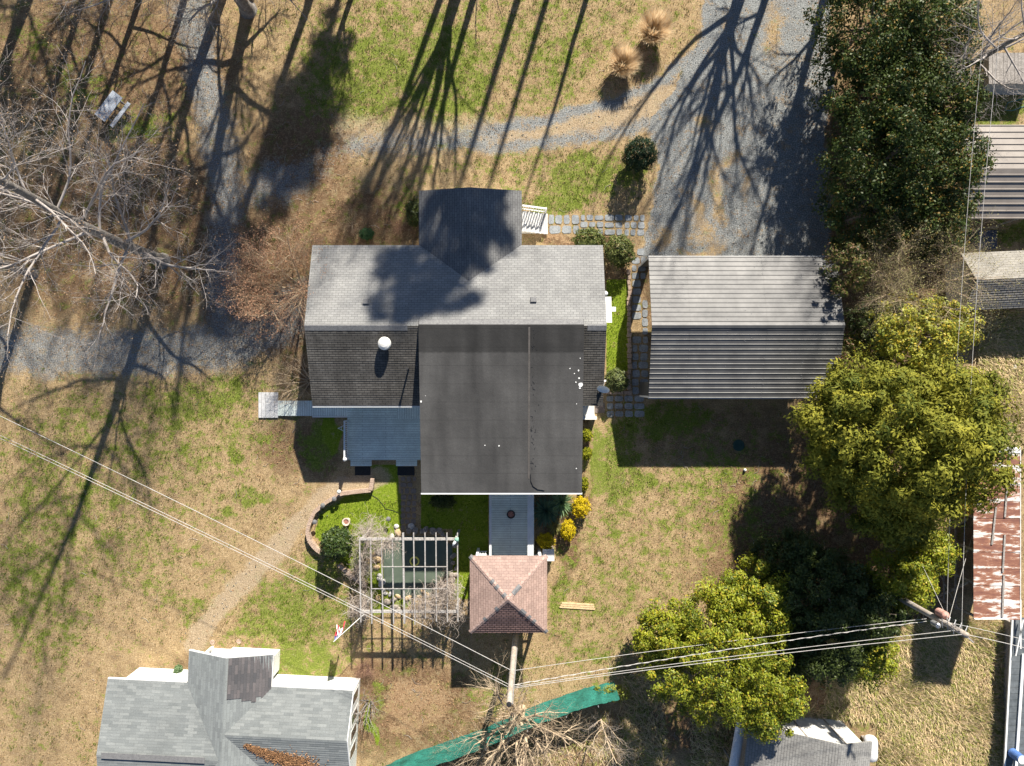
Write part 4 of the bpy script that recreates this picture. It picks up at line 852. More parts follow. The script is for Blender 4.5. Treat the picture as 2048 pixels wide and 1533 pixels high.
def crown_mesh(name, centres, cr, per, leaf, cols, rng, parent, m, updir=.55, aspect=.5, spray=0., world=True, jit=.35, yellow=None):
    n = len(centres); cid = np.repeat(np.arange(n), per); N_ = n * per
    u = unit(rng, N_); u[:, 2] = np.where(u[:, 2] < -.3, -u[:, 2] * .5, u[:, 2])
    rr = np.asarray(cr if np.ndim(cr) else np.full(n, cr))[cid]
    f = rng.random(N_) ** .45
    P = centres[cid] + u * (rr * f)[:, None] * np.array([1, 1, .75])
    Nn = u * .95 + np.array([0, 0, updir * .8]) + rng.normal(size=(N_, 3)) * jit; Nn /= np.linalg.norm(Nn, axis=1, keepdims=True)
    D = None
    if spray: D = u * spray + unit(rng, N_) * (1 - spray)
    Ls = leaf * rng.uniform(.5, 1.4, N_)
    V, F = leaf_quads(P, Nn, Ls, Ls * aspect, rng, D)
    c0, c1 = np.array(cols[0]), np.array(cols[1]); tc = np.clip(rng.normal(.5, .3, n), 0, 1)[cid] * .6 + rng.random(N_) * .4
    T = c0 + (c1 - c0) * tc[:, None]
    if yellow is not None:
        k = rng.random(N_) < yellow[1]; T[k] = np.array(yellow[0]) * rng.uniform(.7, 1.2, (k.sum(), 1))
    return np_mesh(name, V, F, m, parent, np.repeat(T, 4, 0), world=world)
def trunk_mesh(parent, base, top, r0, r1, limbs, rng, m, name='trunk'):
    mb = MB(); b, t = Vector(base), Vector(top); pts = [b.lerp(t, k / 5) + Vector((rng.normal() * r0 * .3, rng.normal() * r0 * .3, 0)) * (k > 0) for k in range(6)]
    mb.tube(pts, [r0 * 1.25] + [r0 + (r1 - r0) * k / 5 for k in range(1, 6)], 8)
    for c in limbs:
        c = Vector(c); s_ = b.lerp(t, min(.9, max(.25, (c.z - b.z) / max(.1, t.z - b.z) * .75)))
        mb.tube([s_, s_.lerp(c, .5) + Vector((0, 0, .15)), c], [r0 * .35, r0 * .22, r0 * .08], 5)
    return mb.build(name, m, parent, smooth=True)

def evergreen(name, label, cat, px, py, zc, rad, n, cr, per, leaf, cols, seed, group=None, m='leaf', extra=(), **k):
    """tree or shrub with a crown of clumps; px, py, zc = centre of the crown, rad = its half sizes"""
    rng = np.random.default_rng(seed); c = W(px, py, zc)
    t = thing(name, label, cat, (c.x, c.y, 0), 0, group)
    cs_, _ = clumps(rng, c, rad, n, low=k.pop('low', -.5), inner=k.pop('inner', .22))
    for (ex, ey, ez, er, en) in extra:
        e = W(ex, ey, ez); cs_ = np.concatenate([cs_, clumps(rng, e, er, en)[0]])
    cs_[:, 2] = np.maximum(cs_[:, 2], cr * .6)
    crs = cr * rng.uniform(.5, 1.5, len(cs_))
    crown_mesh('crown', cs_, crs, per, leaf, cols, rng, t, M[m], **k)
    if max(rad) > .75: trunk_mesh(t, (c.x, c.y, 0), (c.x, c.y, zc + rad[2] * .5), max(.05, rad[0] * .06), .03, cs_[:: max(1, len(cs_) // 14)], rng, M['bark_brown'])
    return t

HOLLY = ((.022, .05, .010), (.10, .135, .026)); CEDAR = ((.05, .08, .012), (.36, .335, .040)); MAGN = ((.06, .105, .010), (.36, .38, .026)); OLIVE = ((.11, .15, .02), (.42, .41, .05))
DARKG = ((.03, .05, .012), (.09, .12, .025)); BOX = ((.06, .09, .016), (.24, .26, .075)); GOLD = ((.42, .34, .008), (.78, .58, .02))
# dark hedge along the drive
hg = 'dark evergreens between the gravel drive and the neighbours'
for i, (px, py, zc, rx, ry, rz, n) in enumerate(((1735, 50, 3.6, 2.9, 3.0, 2.6, 95), (1850, 95, 3.3, 2.7, 3.0, 2.4, 90), (1735, 190, 3.5, 2.6, 2.4, 2.5, 80), (1850, 225, 3.6, 2.8, 2.3, 2.7, 90), (1770, 320, 4.2, 3.0, 2.6, 3.0, 100), (1862, 345, 3.8, 2.6, 2.6, 2.7, 90), (1740, 425, 2.9, 3.0, 2.2, 2.1, 85), (1850, 440, 3.0, 2.4, 2.1, 2.2, 80), (1795, 130, 3.0, 2.2, 2.2, 2.2, 70), (1800, 265, 3.2, 2.2, 2.2, 2.3, 70))):
    evergreen('holly_tree', ['dark glossy holly at the top edge closest to the gravel drive', 'dark holly under pale bare branches at the top edge', 'dark holly with brown bare twigs beside the gravel drive', 'dark holly between the low plank topped shed and the drive',
              'tall dark holly in the middle of the row beside the drive', 'dark holly overhanging the corner of beige carport', 'shaded dark holly behind the north east corner of silver carport', 'sunlit glossy holly south of the beige carport', 'holly in the middle of the clump under the pale bare tree', 'dark holly in the centre of the row, hemmed in by four others'][i], 'tree', px, py, zc, (rx, ry, rz), int(n * 1.5), .6, 125, .15, HOLLY, 20 + i, hg, updir=.5, aspect=.6, yellow=((.26, .17, .03), .08 if i < 5 else .13), jit=.6, inner=.12)
# yellow-green shrubs between the carport and cedar
evergreen('evergreen_shrub', 'yellow green broadleaf shrub between the willowy bush and big cedar', 'shrub', 1835, 675, 3.8, (3.1, 2.1, 2.3), 150, .5, 130, .15, OLIVE, 41, updir=.6, aspect=.55, yellow=((.44, .33, .03), .2))
evergreen('evergreen_shrub', 'dark leafy shrub between silver carport end and the cedar', 'shrub', 1745, 660, 2.7, (1.6, 1.8, 1.8), 36, .5, 80, .17, DARKG, 42, updir=.5, aspect=.55)
# big cedar
evergreen('cedar_tree', 'huge spreading yellow green cedar south of the silver carport', 'tree', 1800, 885, 6.8, (3.9, 3.7, 5.2), 330, .7, 250, .24, CEDAR, 43, updir=.30, aspect=.36, spray=.8, jit=.35, m='leaf_soft', inner=.1, extra=((1700, 790, 5, (1.5, 1.5, 1.2), 26), (1930, 790, 6, (1.6, 1.4, 1.5), 26), (1650, 850, 4.5, (1.3, 1.4, 1.2), 24), (1780, 1010, 5, (2.6, 1.6, 2), 44), (1800, 1050, 3.6, (1.6, 1.2, 1.5), 26), (1690, 930, 4.2, (1.2, 1.3, 1.3), 22), (1940, 860, 5., (1.3, 1.2, 1.3), 20)))
evergreen('evergreen_shrub', 'olive bush hanging over the north east carport corner', 'shrub', 1690, 545, 4.0, (1.0, 1.5, 1.9), 44, .42, 90, .15, ((.06, .08, .018), (.2, .2, .045)), 45, updir=.5, aspect=.5, yellow=((.30, .18, .09), .25))
evergreen('evergreen_shrub', 'olive brown bush hanging over the south east carport corner', 'shrub', 1675, 735, 2.7, (.9, 1.3, 1.3), 30, .42, 90, .15, ((.05, .07, .018), (.17, .17, .04)), 46, updir=.5, aspect=.5, yellow=((.26, .14, .07), .3))
evergreen('cedar_sapling', 'small cedar sprays with orange tips beside the rusty barn roof', 'tree', 1930, 985, 3.2, (1.0, .9, .9), 20, .45, 110, .26, ((.20, .13, .02), (.48, .31, .04)), 44, updir=.4, aspect=.34, spray=.75, m='leaf_soft')
# magnolias and laurels to the south east
mg = 'yellow green broadleaf evergreens south of the lawn'
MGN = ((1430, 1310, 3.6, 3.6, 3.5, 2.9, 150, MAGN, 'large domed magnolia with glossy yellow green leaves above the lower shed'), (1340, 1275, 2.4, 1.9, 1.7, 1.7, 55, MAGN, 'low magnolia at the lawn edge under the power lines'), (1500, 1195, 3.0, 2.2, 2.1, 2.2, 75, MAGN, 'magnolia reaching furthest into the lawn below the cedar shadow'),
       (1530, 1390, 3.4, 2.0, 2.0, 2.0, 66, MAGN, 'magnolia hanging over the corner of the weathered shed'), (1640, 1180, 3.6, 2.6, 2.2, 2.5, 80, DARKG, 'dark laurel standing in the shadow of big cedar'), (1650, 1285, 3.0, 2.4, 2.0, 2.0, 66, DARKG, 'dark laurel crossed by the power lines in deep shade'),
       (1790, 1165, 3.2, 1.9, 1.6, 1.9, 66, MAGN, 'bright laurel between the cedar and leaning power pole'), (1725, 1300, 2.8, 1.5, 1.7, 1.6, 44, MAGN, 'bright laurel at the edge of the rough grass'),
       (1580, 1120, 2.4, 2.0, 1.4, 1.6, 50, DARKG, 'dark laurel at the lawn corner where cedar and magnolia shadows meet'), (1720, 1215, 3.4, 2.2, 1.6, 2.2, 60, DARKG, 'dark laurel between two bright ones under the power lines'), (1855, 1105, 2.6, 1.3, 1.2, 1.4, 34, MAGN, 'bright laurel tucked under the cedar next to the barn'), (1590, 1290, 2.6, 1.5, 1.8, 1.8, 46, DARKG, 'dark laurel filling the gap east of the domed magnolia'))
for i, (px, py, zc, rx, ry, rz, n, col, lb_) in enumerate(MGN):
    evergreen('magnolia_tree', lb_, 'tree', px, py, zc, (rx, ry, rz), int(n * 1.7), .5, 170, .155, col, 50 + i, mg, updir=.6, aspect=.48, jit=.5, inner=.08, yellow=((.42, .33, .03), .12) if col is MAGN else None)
evergreen('evergreen_shrub', 'scrubby green shrub over the end of green netting fence', 'shrub', 1225, 1385, .9, (1.0, .55, .7), 16, .35, 70, .13, OLIVE, 61, updir=.5, aspect=.4)
# clipped and garden shrubs
def bush(label, px, py, zc, rad, cols, seed, leaf=.1, n=None, per=70, cr=.3, name='round_bush', group=None, m='leaf', lump=.12, cat='bush', **k):
    """closely leaved bush: leaves crowd the surface of a lumpy ellipsoid"""
    rng = np.random.default_rng(seed); c = W(px, py, zc); t = thing(name, label, cat, (c.x, c.y, 0), 0, group)
    N_ = int(4200 * (rad[0] * rad[1] + rad[0] * rad[2] + .15) * (.1 / leaf) ** 2); u = unit(rng, N_); ph_ = rng.uniform(0, 6.28, 6)
    lp_ = np.sin(u[:, 0] * 9 + ph_[0] + 2 * np.sin(u[:, 1] * 5 + ph_[3])) + np.sin(u[:, 1] * 10 + ph_[1] + 2 * np.sin(u[:, 2] * 6)) + np.sin(u[:, 2] * 9 + ph_[2])
    r = 1 + lump * lp_ / 1.6 + .07 * np.sin(u[:, 0] * 2.2 + ph_[4]) * np.sin(u[:, 1] * 2.5 + ph_[5]) - np.abs(rng.normal(0, .10, N_)) + (rng.random(N_) < .08) * rng.uniform(0, .2, N_)
    P_ = np.array(c) + u * np.array(rad) * r[:, None]; P_[:, 2] = np.maximum(P_[:, 2], .03)
    Nn = u * .7 + np.array([0, 0, .25]) + rng.normal(size=(N_, 3)) * .5; Nn /= np.linalg.norm(Nn, axis=1, keepdims=True); Ls = leaf * rng.uniform(.6, 1.3, N_)
    V, F = leaf_quads(P_, Nn, Ls, Ls * .55, rng); c0, c1 = np.array(cols[0]), np.array(cols[1]); T = c0 + (c1 - c0) * (rng.random(N_) ** 1.4)[:, None]
    np_mesh('foliage', V, F, M[m], t, np.repeat(T, 4, 0), world=True)
    mb = MB()
    for k2 in range(5): a = k2 * 1.26; mb.tube([(c.x, c.y, 0), (c.x + math.cos(a) * rad[0] * .5, c.y + math.sin(a) * rad[1] * .5, max(.1, zc))], [.03, .012], 5)
    mb.build('stems', M['bark_brown'], t); return t
bush('dark green rounded cone bush beside the gravel drive', 1280, 311, 1.35, (.92, .92, 1.2), ((.012, .032, .012), (.028, .062, .02)), 70, .1, per=90, cr=.24, n=85)
bush('large clipped ball bush at the house corner by the flagstones', 1239, 503, .95, (.92, .92, .85), BOX, 71, .12, per=80, cr=.22, n=85, jit=.6)
bush('half hidden clipped bush below the front eave beside flagstones', 1178, 481, .8, (.9, .72, .7), BOX, 72, .12, per=80, cr=.22, n=60, jit=.6)
bush('clipped ball bush next to the satellite dish', 1233, 761, .9, (.68, .68, .7), ((.07, .10, .03), (.2, .22, .08)), 73, .11, per=80, cr=.2, n=60, jit=.6)
bush('dark leafy standard bush at curved brick edging', 672, 1088, 1.35, (.95, .95, .95), ((.03, .06, .015), (.09, .125, .03)), 74, .15, per=70, cr=.26, n=75, jit=.6)
bush('dark low shrub in the shade under rear gutter', 885, 1003, .45, (.75, .4, .4), DARKG, 75, .1)
gs = 'golden feathery shrubs around the addition'
for i, (px, py, zc, rx, ry, rz, lb_) in enumerate(((1161, 1014, .6, .5, .6, .5, 'rounded golden shrub at the south east corner of black roof'), (1136, 1061, .55, .42, .6, .45, 'golden shrub in the middle of the bed beside the boardwalk'), (1092, 1082, .55, .5, .45, .45, 'golden shrub touching the white planter box'), (1174, 871, .45, .3, .34, .4, 'uppermost little golden shrub along the addition wall'), (1173, 908, .42, .3, .36, .38, 'middle little golden shrub along the addition wall'), (1169, 968, .4, .22, .4, .34, 'slim golden shrub half hidden by addition roof edge'))):
    bush(lb_, px, py, zc, (rx, ry, rz), GOLD if i < 3 else ((.10, .14, .01), (.42, .40, .02)), 80 + i, .085, n=34, per=70, cr=.17, name='golden_shrub', group=gs, m='leaf_soft', lump=.2)
bush('small dark green shrub against the porch wing', 828, 425, .7, (.5, .8, .6), ((.03, .05, .012), (.10, .12, .025)), 90, .12, n=24)
bush('low bright green shrub in front of the house wall', 733, 468, .35, (.45, .35, .3), ((.03, .09, .03), (.08, .17, .06)), 91, .1, n=16)
bush('small green plant against the white house wall', 356, 1341, .35, (.22, .3, .3), ((.09, .16, .06), (.2, .28, .14)), 92, .13, n=9, per=40)

def blades(name, label, cat, base, n, L, spread, wd, cols, seed, group=None, droop=.5, mname='straw', disc=.12):
    rng = np.random.default_rng(seed); t = thing(name, label, cat, tuple(base), 0, group); b = np.array(base)
    az = rng.uniform(0, 2 * np.pi, n); tl = rng.random(n) ** .7 * spread; Ls = L * rng.uniform(.6, 1.1, n)
    ro = np.sqrt(rng.random(n)) * disc; p0 = b + np.stack([ro * np.cos(az), ro * np.sin(az), np.zeros(n)], 1)
    d = np.stack([np.sin(tl) * np.cos(az), np.sin(tl) * np.sin(az), np.cos(tl)], 1); sd_ = np.stack([-np.sin(az), np.cos(az), np.zeros(n)], 1)
    V = []; 
    for f, wf in ((0, .8), (.4, 1), (.75, .8), (1, .12)):
        c = p0 + d * (Ls * f)[:, None] + np.stack([np.cos(az), np.sin(az), np.zeros(n)], 1) * (droop * .35 * Ls * f * f)[:, None] - np.array([0, 0, 1]) * (droop * .5 * Ls * f ** 2 * np.sin(tl))[:, None]
        c[:, 2] = np.maximum(c[:, 2], .02); V += [c - sd_ * wd * wf / 2, c + sd_ * wd * wf / 2]
    V = np.stack(V, 1); idx = np.arange(n)[:, None] * 8
    F = np.concatenate([idx + np.array([0, 1, 3, 2]), idx + np.array([2, 3, 5, 4]), idx + np.array([4, 5, 7, 6])])
    c0, c1 = np.array(cols[0]), np.array(cols[1]); T = c0 + (c1 - c0) * rng.random((n, 1))
    np_mesh('blades', V.reshape(-1, 3), F, M[mname], t, np.repeat(T, 8, 0), world=True); return t
STRAW = ((.66, .50, .31), (.92, .78, .55))
for px, py, sd_, lb_ in ((1243, 128, 1, 'smaller pale dry grass clump nearer to the two track path'), (1303, 60, 2, 'taller pale dry grass clump nearer the top edge')):
    b = W(px, py + (8 if sd_ == 1 else 12)); blades('ornamental_grass', lb_, 'grass clump', b, 2600, 1.5 if sd_ == 1 else 1.7, .55, .024, STRAW, sd_, 'dry ornamental grass clumps', .35, disc=.3)
blades('yucca', 'spiky blue green yucca in the shade beside boardwalk', 'plant', W(1092, 1022), 240, 1.05, 1.5, .05, ((.05, .10, .07), (.14, .24, .15)), 3, droop=.3, mname='leaf')
blades('yucca', 'sunlit spiky green yucca between golden shrub and gutter', 'plant', W(1121, 1005), 200, .95, 1.4, .05, ((.14, .24, .10), (.28, .40, .22)), 4, droop=.3, mname='leaf')
blades('grass_tuft', 'small yellowed grass tuft in the mulch bed', 'plant', W(1110, 1053), 150, .5, 1.3, .025, ((.25, .26, .08), (.45, .40, .18)), 5, droop=.6)
# ---- bare trees
def grow(out, rng, p, d, L, r, lvl, P):
    n = P['seg'][lvl]; pts, rad, dirs = [p], [r], [d]; rt = r * P['taper'][lvl]
    for i in range(n):
        d = d + rng.normal(0, P['wob'][lvl], 3) + np.array([0, 0, P['up'][lvl]]); d = d / np.linalg.norm(d)
        p = p + d * (L / n); pts.append(p); rad.append(r + (rt - r) * (i + 1) / n); dirs.append(d)
    if lvl == 0 and r > .15:
        b_ = pts[0]; pts[1:1] = [b_ + (pts[1] - b_) * .12, b_ + (pts[1] - b_) * .4]; rad[1:1] = [r * 1.25, r * 1.06]; rad[0] = r * 1.7; dirs[1:1] = [dirs[0], dirs[0]]; n += 2
    out.append((lvl, np.array(pts), np.array(rad)))
    if lvl + 1 < P['levels']:
        m_ = P['kids'][lvl]; a0 = rng.uniform(0, 6.28)
        for k in range(m_):
            t = P['start'][lvl] + (1 - P['start'][lvl]) * (k + rng.random()) / m_; x = min(t * n, n - 1e-3); i0 = int(x); q = pts[i0] + (pts[i0 + 1] - pts[i0]) * (x - i0); dd = dirs[i0 + 1]
            ref = np.array([0, 0, 1.]) if abs(dd[2]) < .9 else np.array([1., 0, 0]); u = np.cross(dd, ref); u /= np.linalg.norm(u); v = np.cross(dd, u)
            az = a0 + k * 2.4 + rng.normal(0, .3); an = P['ang'][lvl] + rng.normal(0, .16); dc = dd * math.cos(an) + (u * math.cos(az) + v * math.sin(az)) * math.sin(an)
            grow(out, rng, q, dc, P['len'][lvl + 1] * rng.uniform(.7, 1.2) * (1 - .35 * t), (r + (rt - r) * t) * P['rr'][lvl], lvl + 1, P)
    return out
def ring_tubes(polys):
    VV, FF, off = [], [], 0
    for lvl, pts, rad in polys:
        n = 9 if lvl == 0 else (6 if lvl == 1 else (4 if lvl == 2 else 3)); m_ = len(pts)
        dv = np.gradient(pts, axis=0); dv /= np.linalg.norm(dv, axis=1, keepdims=True) + 1e-9
        ref = np.array([0, 0, 1.]) if abs(dv[:, 2]).mean() < .8 else np.array([1., 0, 0])
        u = np.cross(dv, ref); u /= np.linalg.norm(u, axis=1, keepdims=True) + 1e-9; v = np.cross(dv, u)
        a = np.arange(n) * 2 * np.pi / n
        V = pts[:, None] + (u[:, None] * np.cos(a)[None, :, None] + v[:, None] * np.sin(a)[None, :, None]) * rad[:, None, None]
        VV.append(V.reshape(-1, 3)); i = np.arange(m_ - 1)[:, None] * n; k = np.arange(n)[None]; k2 = (k + 1) % n
        FF.append(np.stack([i + k, i + k2, i + n + k2, i + n + k], -1).reshape(-1, 4) + off); off += m_ * n
    return np.concatenate(VV), np.concatenate(FF)
def bare_tree(name, label, base, P, seed, mats=('bark_pale', 'twig_pale'), lean=(0, 0), group=None, buds=None, stems=None, cat='tree'):
    rng = np.random.default_rng(seed); b = np.array(base, float); t = thing(name, label, cat, tuple(base), 0, group); out = []
    for (ox, oy, dx, dy, L, r, extra) in (stems or ((0, 0, lean[0], lean[1], P['len'][0], P['r'], {}),)):
        Q = dict(P, **extra); d = np.array([dx, dy, 1.]); d /= np.linalg.norm(d); grow(out, rng, b + np.array([ox, oy, -.05]), d, L, r, 0, Q)
    V, F = ring_tubes([o for o in out if o[0] <= (0 if mats[0] == 'bark_pale' else 1)]); np_mesh('trunk', V, F, M['bark_grey' if mats[0] == 'bark_pale' else mats[0]], t, world=True, smooth=True)
    V, F = ring_tubes([o for o in out if o[0] >= (1 if mats[0] == 'bark_pale' else 2)]); np_mesh('branches', V, F, M[mats[1]], t, world=True, smooth=True)
    if buds:
        last = [o[1] for o in out if o[0] >= P['levels'] - 1]; P_ = np.concatenate([o[rng.integers(1, len(o), buds[2])] for o in last]) + rng.normal(0, buds[3], (len(last) * buds[2], 3))
        V, F = leaf_quads(P_, unit(rng, len(P_)), buds[1] * rng.uniform(.6, 1.3, len(P_)), buds[1] * .6, rng)
        T = np.array(buds[0]) * rng.uniform(.6, 1.35, (len(P_), 1)); np_mesh('buds', V, F, M['leaf_soft'], t, np.repeat(T, 4, 0), world=True)
    return t
def params(levels=5, h=17., r=.42, kids=(9, 6, 5, 4), ln=(0, 7., 3., 1.5, .7), start=(.35, .25, .2, .2), ang=(.85, .7, .7, .7), up=(.0, .07, .04, .02, 0), wob=(.035, .11, .17, .22, .25), rr=(.48, .5, .52, .6), taper=(.25, .25, .3, .35, .5), seg=(12, 9, 6, 4, 3)):
    l = list(ln); l[0] = h; return dict(levels=levels, r=r, kids=kids, len=l, start=start, ang=ang, up=up, wob=wob, rr=rr, taper=taper, seg=seg)
TB = (.42, .27, .15)
bare_tree('bare_tree', 'big pale barked leafless tree leaning out over the left edge beside drive', W(325, 522), params(5, 19.5, .34, (26, 12, 8, 4), (0, 8.8, 3.2, 1.5, .7), (.25, .15, .12, .12), (1.2, .75, .75, .7), up=(0, .05, .02, .01, 0), rr=(.38, .5, .52, .62)), 11, buds=(TB, .07, 1, .02))
bare_tree('bare_tree', 'second pale leafless tree below the drive at the left edge', W(66, 548), params(5, 17, .24, (14, 8, 6, 4), (0, 6.5, 2.8, 1.4, .7), (.28, .2, .15, .15), (1.1, .7, .7, .7)), 12, buds=(TB, .07, 1, .02))
bare_tree('bare_tree', 'leafless tree whose trunk foot shows at the top edge left of the lawn', W(497, 22), params(5, 18, .38, (20, 10, 7, 4), (0, 8.4, 3.2, 1.6, .7), (.2, .2, .12, .12), (1.38, .7, .7, .7), up=(0, .0, 0, 0, 0)), 13, buds=(TB, .07, 1, .02))
bare_tree('bare_tree', 'slender leafless tree just above the top edge with drooping pale twigs', W(285, -25), params(5, 13, .2, (18, 10, 7, 4), (0, 6.2, 2.6, 1.4, .7), (.25, .2, .15, .15), (1.25, .7, .7, .7), up=(0, -.01, -.03, -.03, 0)), 14, buds=(TB, .07, 1, .02))
sh_ = 'leafless trees beyond the top edge throwing long shadows'
def off_tree(label, px, py, P, seed, **k): return bare_tree('bare_tree', label, W(px, py), P, seed, mats=('bark_brown', 'bark_brown'), group=sh_, **k)
FULL = dict(start=(.32, .2, .12, .15), rr=(.52, .6, .66, .7), taper=(.25, .35, .45, .6), ang=(.85, .65, .65, .7))
def full(h, r, ln, kids=(15, 11, 9), **k): return params(4, h, r, kids, (0, ln, ln * .5, ln * .27), **dict(FULL, **k))
off_tree('leafless tree beyond the top left corner whose broad trunk shadow enters there', 95, -120, full(17, .42, 6.), 15)
off_tree('leafless tree beyond the top edge, its shadow left of the picnic table', 205, -130, full(16, .26, 5.), 16)
off_tree('leafless tree beyond the top edge, its shadow right of the picnic table', 385, -60, full(15, .24, 4.6), 17)
off_tree('leafless tree throwing the second thick parallel shadow left of the lawn', 450, -30, full(17, .36, 5.6), 18)
off_tree('tall leafless tree beyond the top edge shading the gravel bend left of house', 560, -190, full(21, .3, 6.), 61)
off_tree('tall leafless tree farther beyond the top left corner', 300, -260, full(20, .34, 6.5), 62)
off_tree('leafless tree beyond the top edge shading ground between picnic table and drive', 130, -320, full(22, .34, 6.5), 63)
off_tree('leafless tree left of the frame whose shadow crosses the left lawn', -95, 560, full(17, .32, 6.), 64)
off_tree('tall leafless tree beyond the top edge dappling the north west house roof', 950, -200, full(22, .26, 5., start=(.5, .2, .12, .15)), 65)
off_tree('tall leafless tree beyond the top edge shading the porch roof', 990, -150, full(19, .24, 4.6, start=(.5, .2, .12, .15)), 66)
VASE = dict(start=(.75, .25, .2, .2), ang=(.42, .5, .6, .6))
def vase(h, r, ln, kids=(8, 7, 5), **k):
    return params(4, h, r, kids, (0, ln, ln * .42, 1.4), (.72, .25, .2, .2), (.5, .42, .6, .6), up=(0, .05, .03, 0), taper=(.7, .22, .3, .4), rr=(.42, .5, .55, .6), seg=(6, 12, 6, 4), **k)
off_tree('wide forking leafless tree whose fan of shadows crosses the middle lawn', 938, -85, vase(4.0, .42, 14.5, (12, 8, 5), ), 19)
off_tree('leafless tree whose fan of shadows spreads down the gravel drive', 1508, -95, vase(4.3, .45, 13, (13, 8, 5)), 20)
off_tree('twin stemmed leafless tree shading the right border of the drive', 1668, -70, full(15, .28, 5., (11, 8, 7)), 21)
off_tree('thin leaning leafless tree casting one curved shadow on the lawn', 1205, -110, params(4, 13, .2, (4, 4, 3), (0, 3, 1.4, .8), (.6, .3, .2), (.6, .6, .6)), 22, lean=(.06, 0))
off_tree('slender leafless tree shading the lawn left of the fan shadow', 730, -90, full(13, .2, 4.), 23)
off_tree('leafless tree shading the right side of the drive', 1575, -150, full(17, .28, 5.5, (11, 8, 7)), 27)
def pine(label, px, py, h, zc, rad, n, seed, r=.3):
    rng = np.random.default_rng(seed); b = W(px, py); t = thing('pine_tree', label, 'tree', tuple(b), 0, 'tall pines beyond the top edge')
    c = np.array([b.x, b.y, zc]); cs_, _ = clumps(rng, c, rad, n, low=-1, inner=.45)
    crown_mesh('crown', cs_, .75 * rng.uniform(.7, 1.2, len(cs_)), 150, .36, ((.03, .05, .012), (.08, .10, .025)), rng, t, M['leaf_soft'], updir=.3, aspect=.26, spray=.8)
    trunk_mesh(t, b, (b.x, b.y, h), r, .08, cs_[::5], rng, M['bark_brown'])
pine('tall pine beyond the top edge shading the gravel bend', 660, -150, 17.5, 14.8, (2.1, 2.0, 2.6), 60, 30)
pine('tall pine beyond the top edge shading the left lawn side', 765, -300, 16, 11.6, (1.9, 1.8, 4.2), 95, 31)
pine('tall pine beyond the top edge shading the porch roof', 1168, -252, 21.5, 18.8, (2.7, 2.2, 2.6), 60, 68, .24)
pine('tallest pine beyond the top edge shading the main roof', 1106, -236, 24, 21.6, (3.2, 2.6, 2.0), 80, 32, .28)
bare_tree('bare_tree', 'thin pale leafless saplings rising out of the hollies beside the drive', W(1652, 425), params(5, 4.2, .06, (12, 8, 5, 3), (0, 1.9, 1.0, .6, .4), (.35, .2, .15, .15), (.9, .65, .65, .7), rr=(.5, .55, .6, .65)), 67, mats=('bark_pale', 'twig_mauve'))
off_tree('leafless tree beyond the top edge dappling the carport roof', 1812, -150, full(21, .22, 4.4, start=(.6, .2, .12, .15)), 69)
# small rusty tree by the west gable
bare_tree('bare_tree', 'small leafless tree with rusty brown buds left of the house', W(606, 580), params(4, 3.6, .09, (11, 9, 7), (0, 2.2, 1.1, .6), (.25, .12, .12), (.8, .65, .65), up=(0, .0, -.01, 0), taper=(.35, .3, .35, .5)), 24, mats=('twig_tan', 'twig_tan'),
          stems=tuple((math.cos(a) * .15, math.sin(a) * .15, .85 * math.cos(a) - .42, .8 * math.sin(a) + .22, 3.7, .07, {}) for a in (.3, 1.3, 2.1, 2.7, 3.3, 3.9, 4.6, 5.5)), buds=((.46, .26, .16), .075, 3, .06))
bare_tree('bare_shrub', 'bare tan multi stemmed shrub overhanging the deck ramp', W(618, 762), params(4, 1.9, .05, (8, 7, 6), (0, 1.6, .9, .5), (.3, .15, .15), (.8, .65, .65), up=(0, 0, 0, 0)), 25, mats=('twig_tan', 'twig_tan'),
          stems=tuple((math.cos(a) * .1, math.sin(a) * .1, .7 * math.cos(a) - .45, .8 * math.sin(a) + .1, 2.0, .045, {}) for a in (.5, 1.2, 2, 2.8, 3.5, 4.2, 5.2)), cat='shrub')
bare_tree('bare_tree', 'pale leafless tree above the hollies beside the low plank shed', W(1868, 172), params(5, 10.5, .24, (20, 8, 6, 3), (0, 5.2, 2.3, 1.2, .6), (.28, .2, .15, .15), (1.2, .7, .75, .7), up=(0, .04, .02, 0, 0), rr=(.45, .52, .52, .6)), 26)
bare_tree('bare_tree', 'tan leafless tree with spreading limbs behind the green netting fence', W(1043, 1418), params(5, 1.6, .27, (14, 8, 6, 3), (0, 6.2, 2.6, 1.3, .7), (.6, .15, .15, .2), (1.0, .6, .65, .7), up=(0, .07, .03, 0, 0), taper=(.8, .25, .3, .35, .5), rr=(.5, .5, .5, .6)), 28, mats=('twig_tan', 'twig_tan'))
bare_tree('bare_shrub', 'bare tan scrub behind the netting fence below the tree', W(930, 1520), params(4, 1., .05, (10, 8, 6), (0, 2.4, 1.2, .7), (.3, .15, .15), (.7, .65, .65)), 29, mats=('twig_tan', 'twig_tan'), stems=tuple((math.cos(a) * .3, math.sin(a) * .3, .6 * math.cos(a), .6 * math.sin(a), 1.6, .045, {}) for a in (0, 1, 2.2, 3.2, 4.2, 5.2)), cat='shrub')
bare_tree('bare_tree', 'slim bare sapling right of the netting fence in shade', W(1195, 1415), params(4, 5.2, .08, (14, 8, 5), (0, 2.2, 1.1, .6), (.25, .2, .2), (.9, .65, .65)), 33, mats=('twig_tan', 'twig_mauve'))
bare_tree('bare_shrub', 'pale lichen covered bare shrub at the east wall of white house', W(738, 1405), params(4, 1.5, .06, (6, 6, 5), (0, 1.5, .8, .5), (.3, .15, .15), (.8, .65, .65)), 34, stems=tuple((math.cos(a) * .1, math.sin(a) * .1, .5 * math.cos(a), .5 * math.sin(a), 1.6, .05, {}) for a in (.5, 2, 3.6, 5)), cat='shrub')
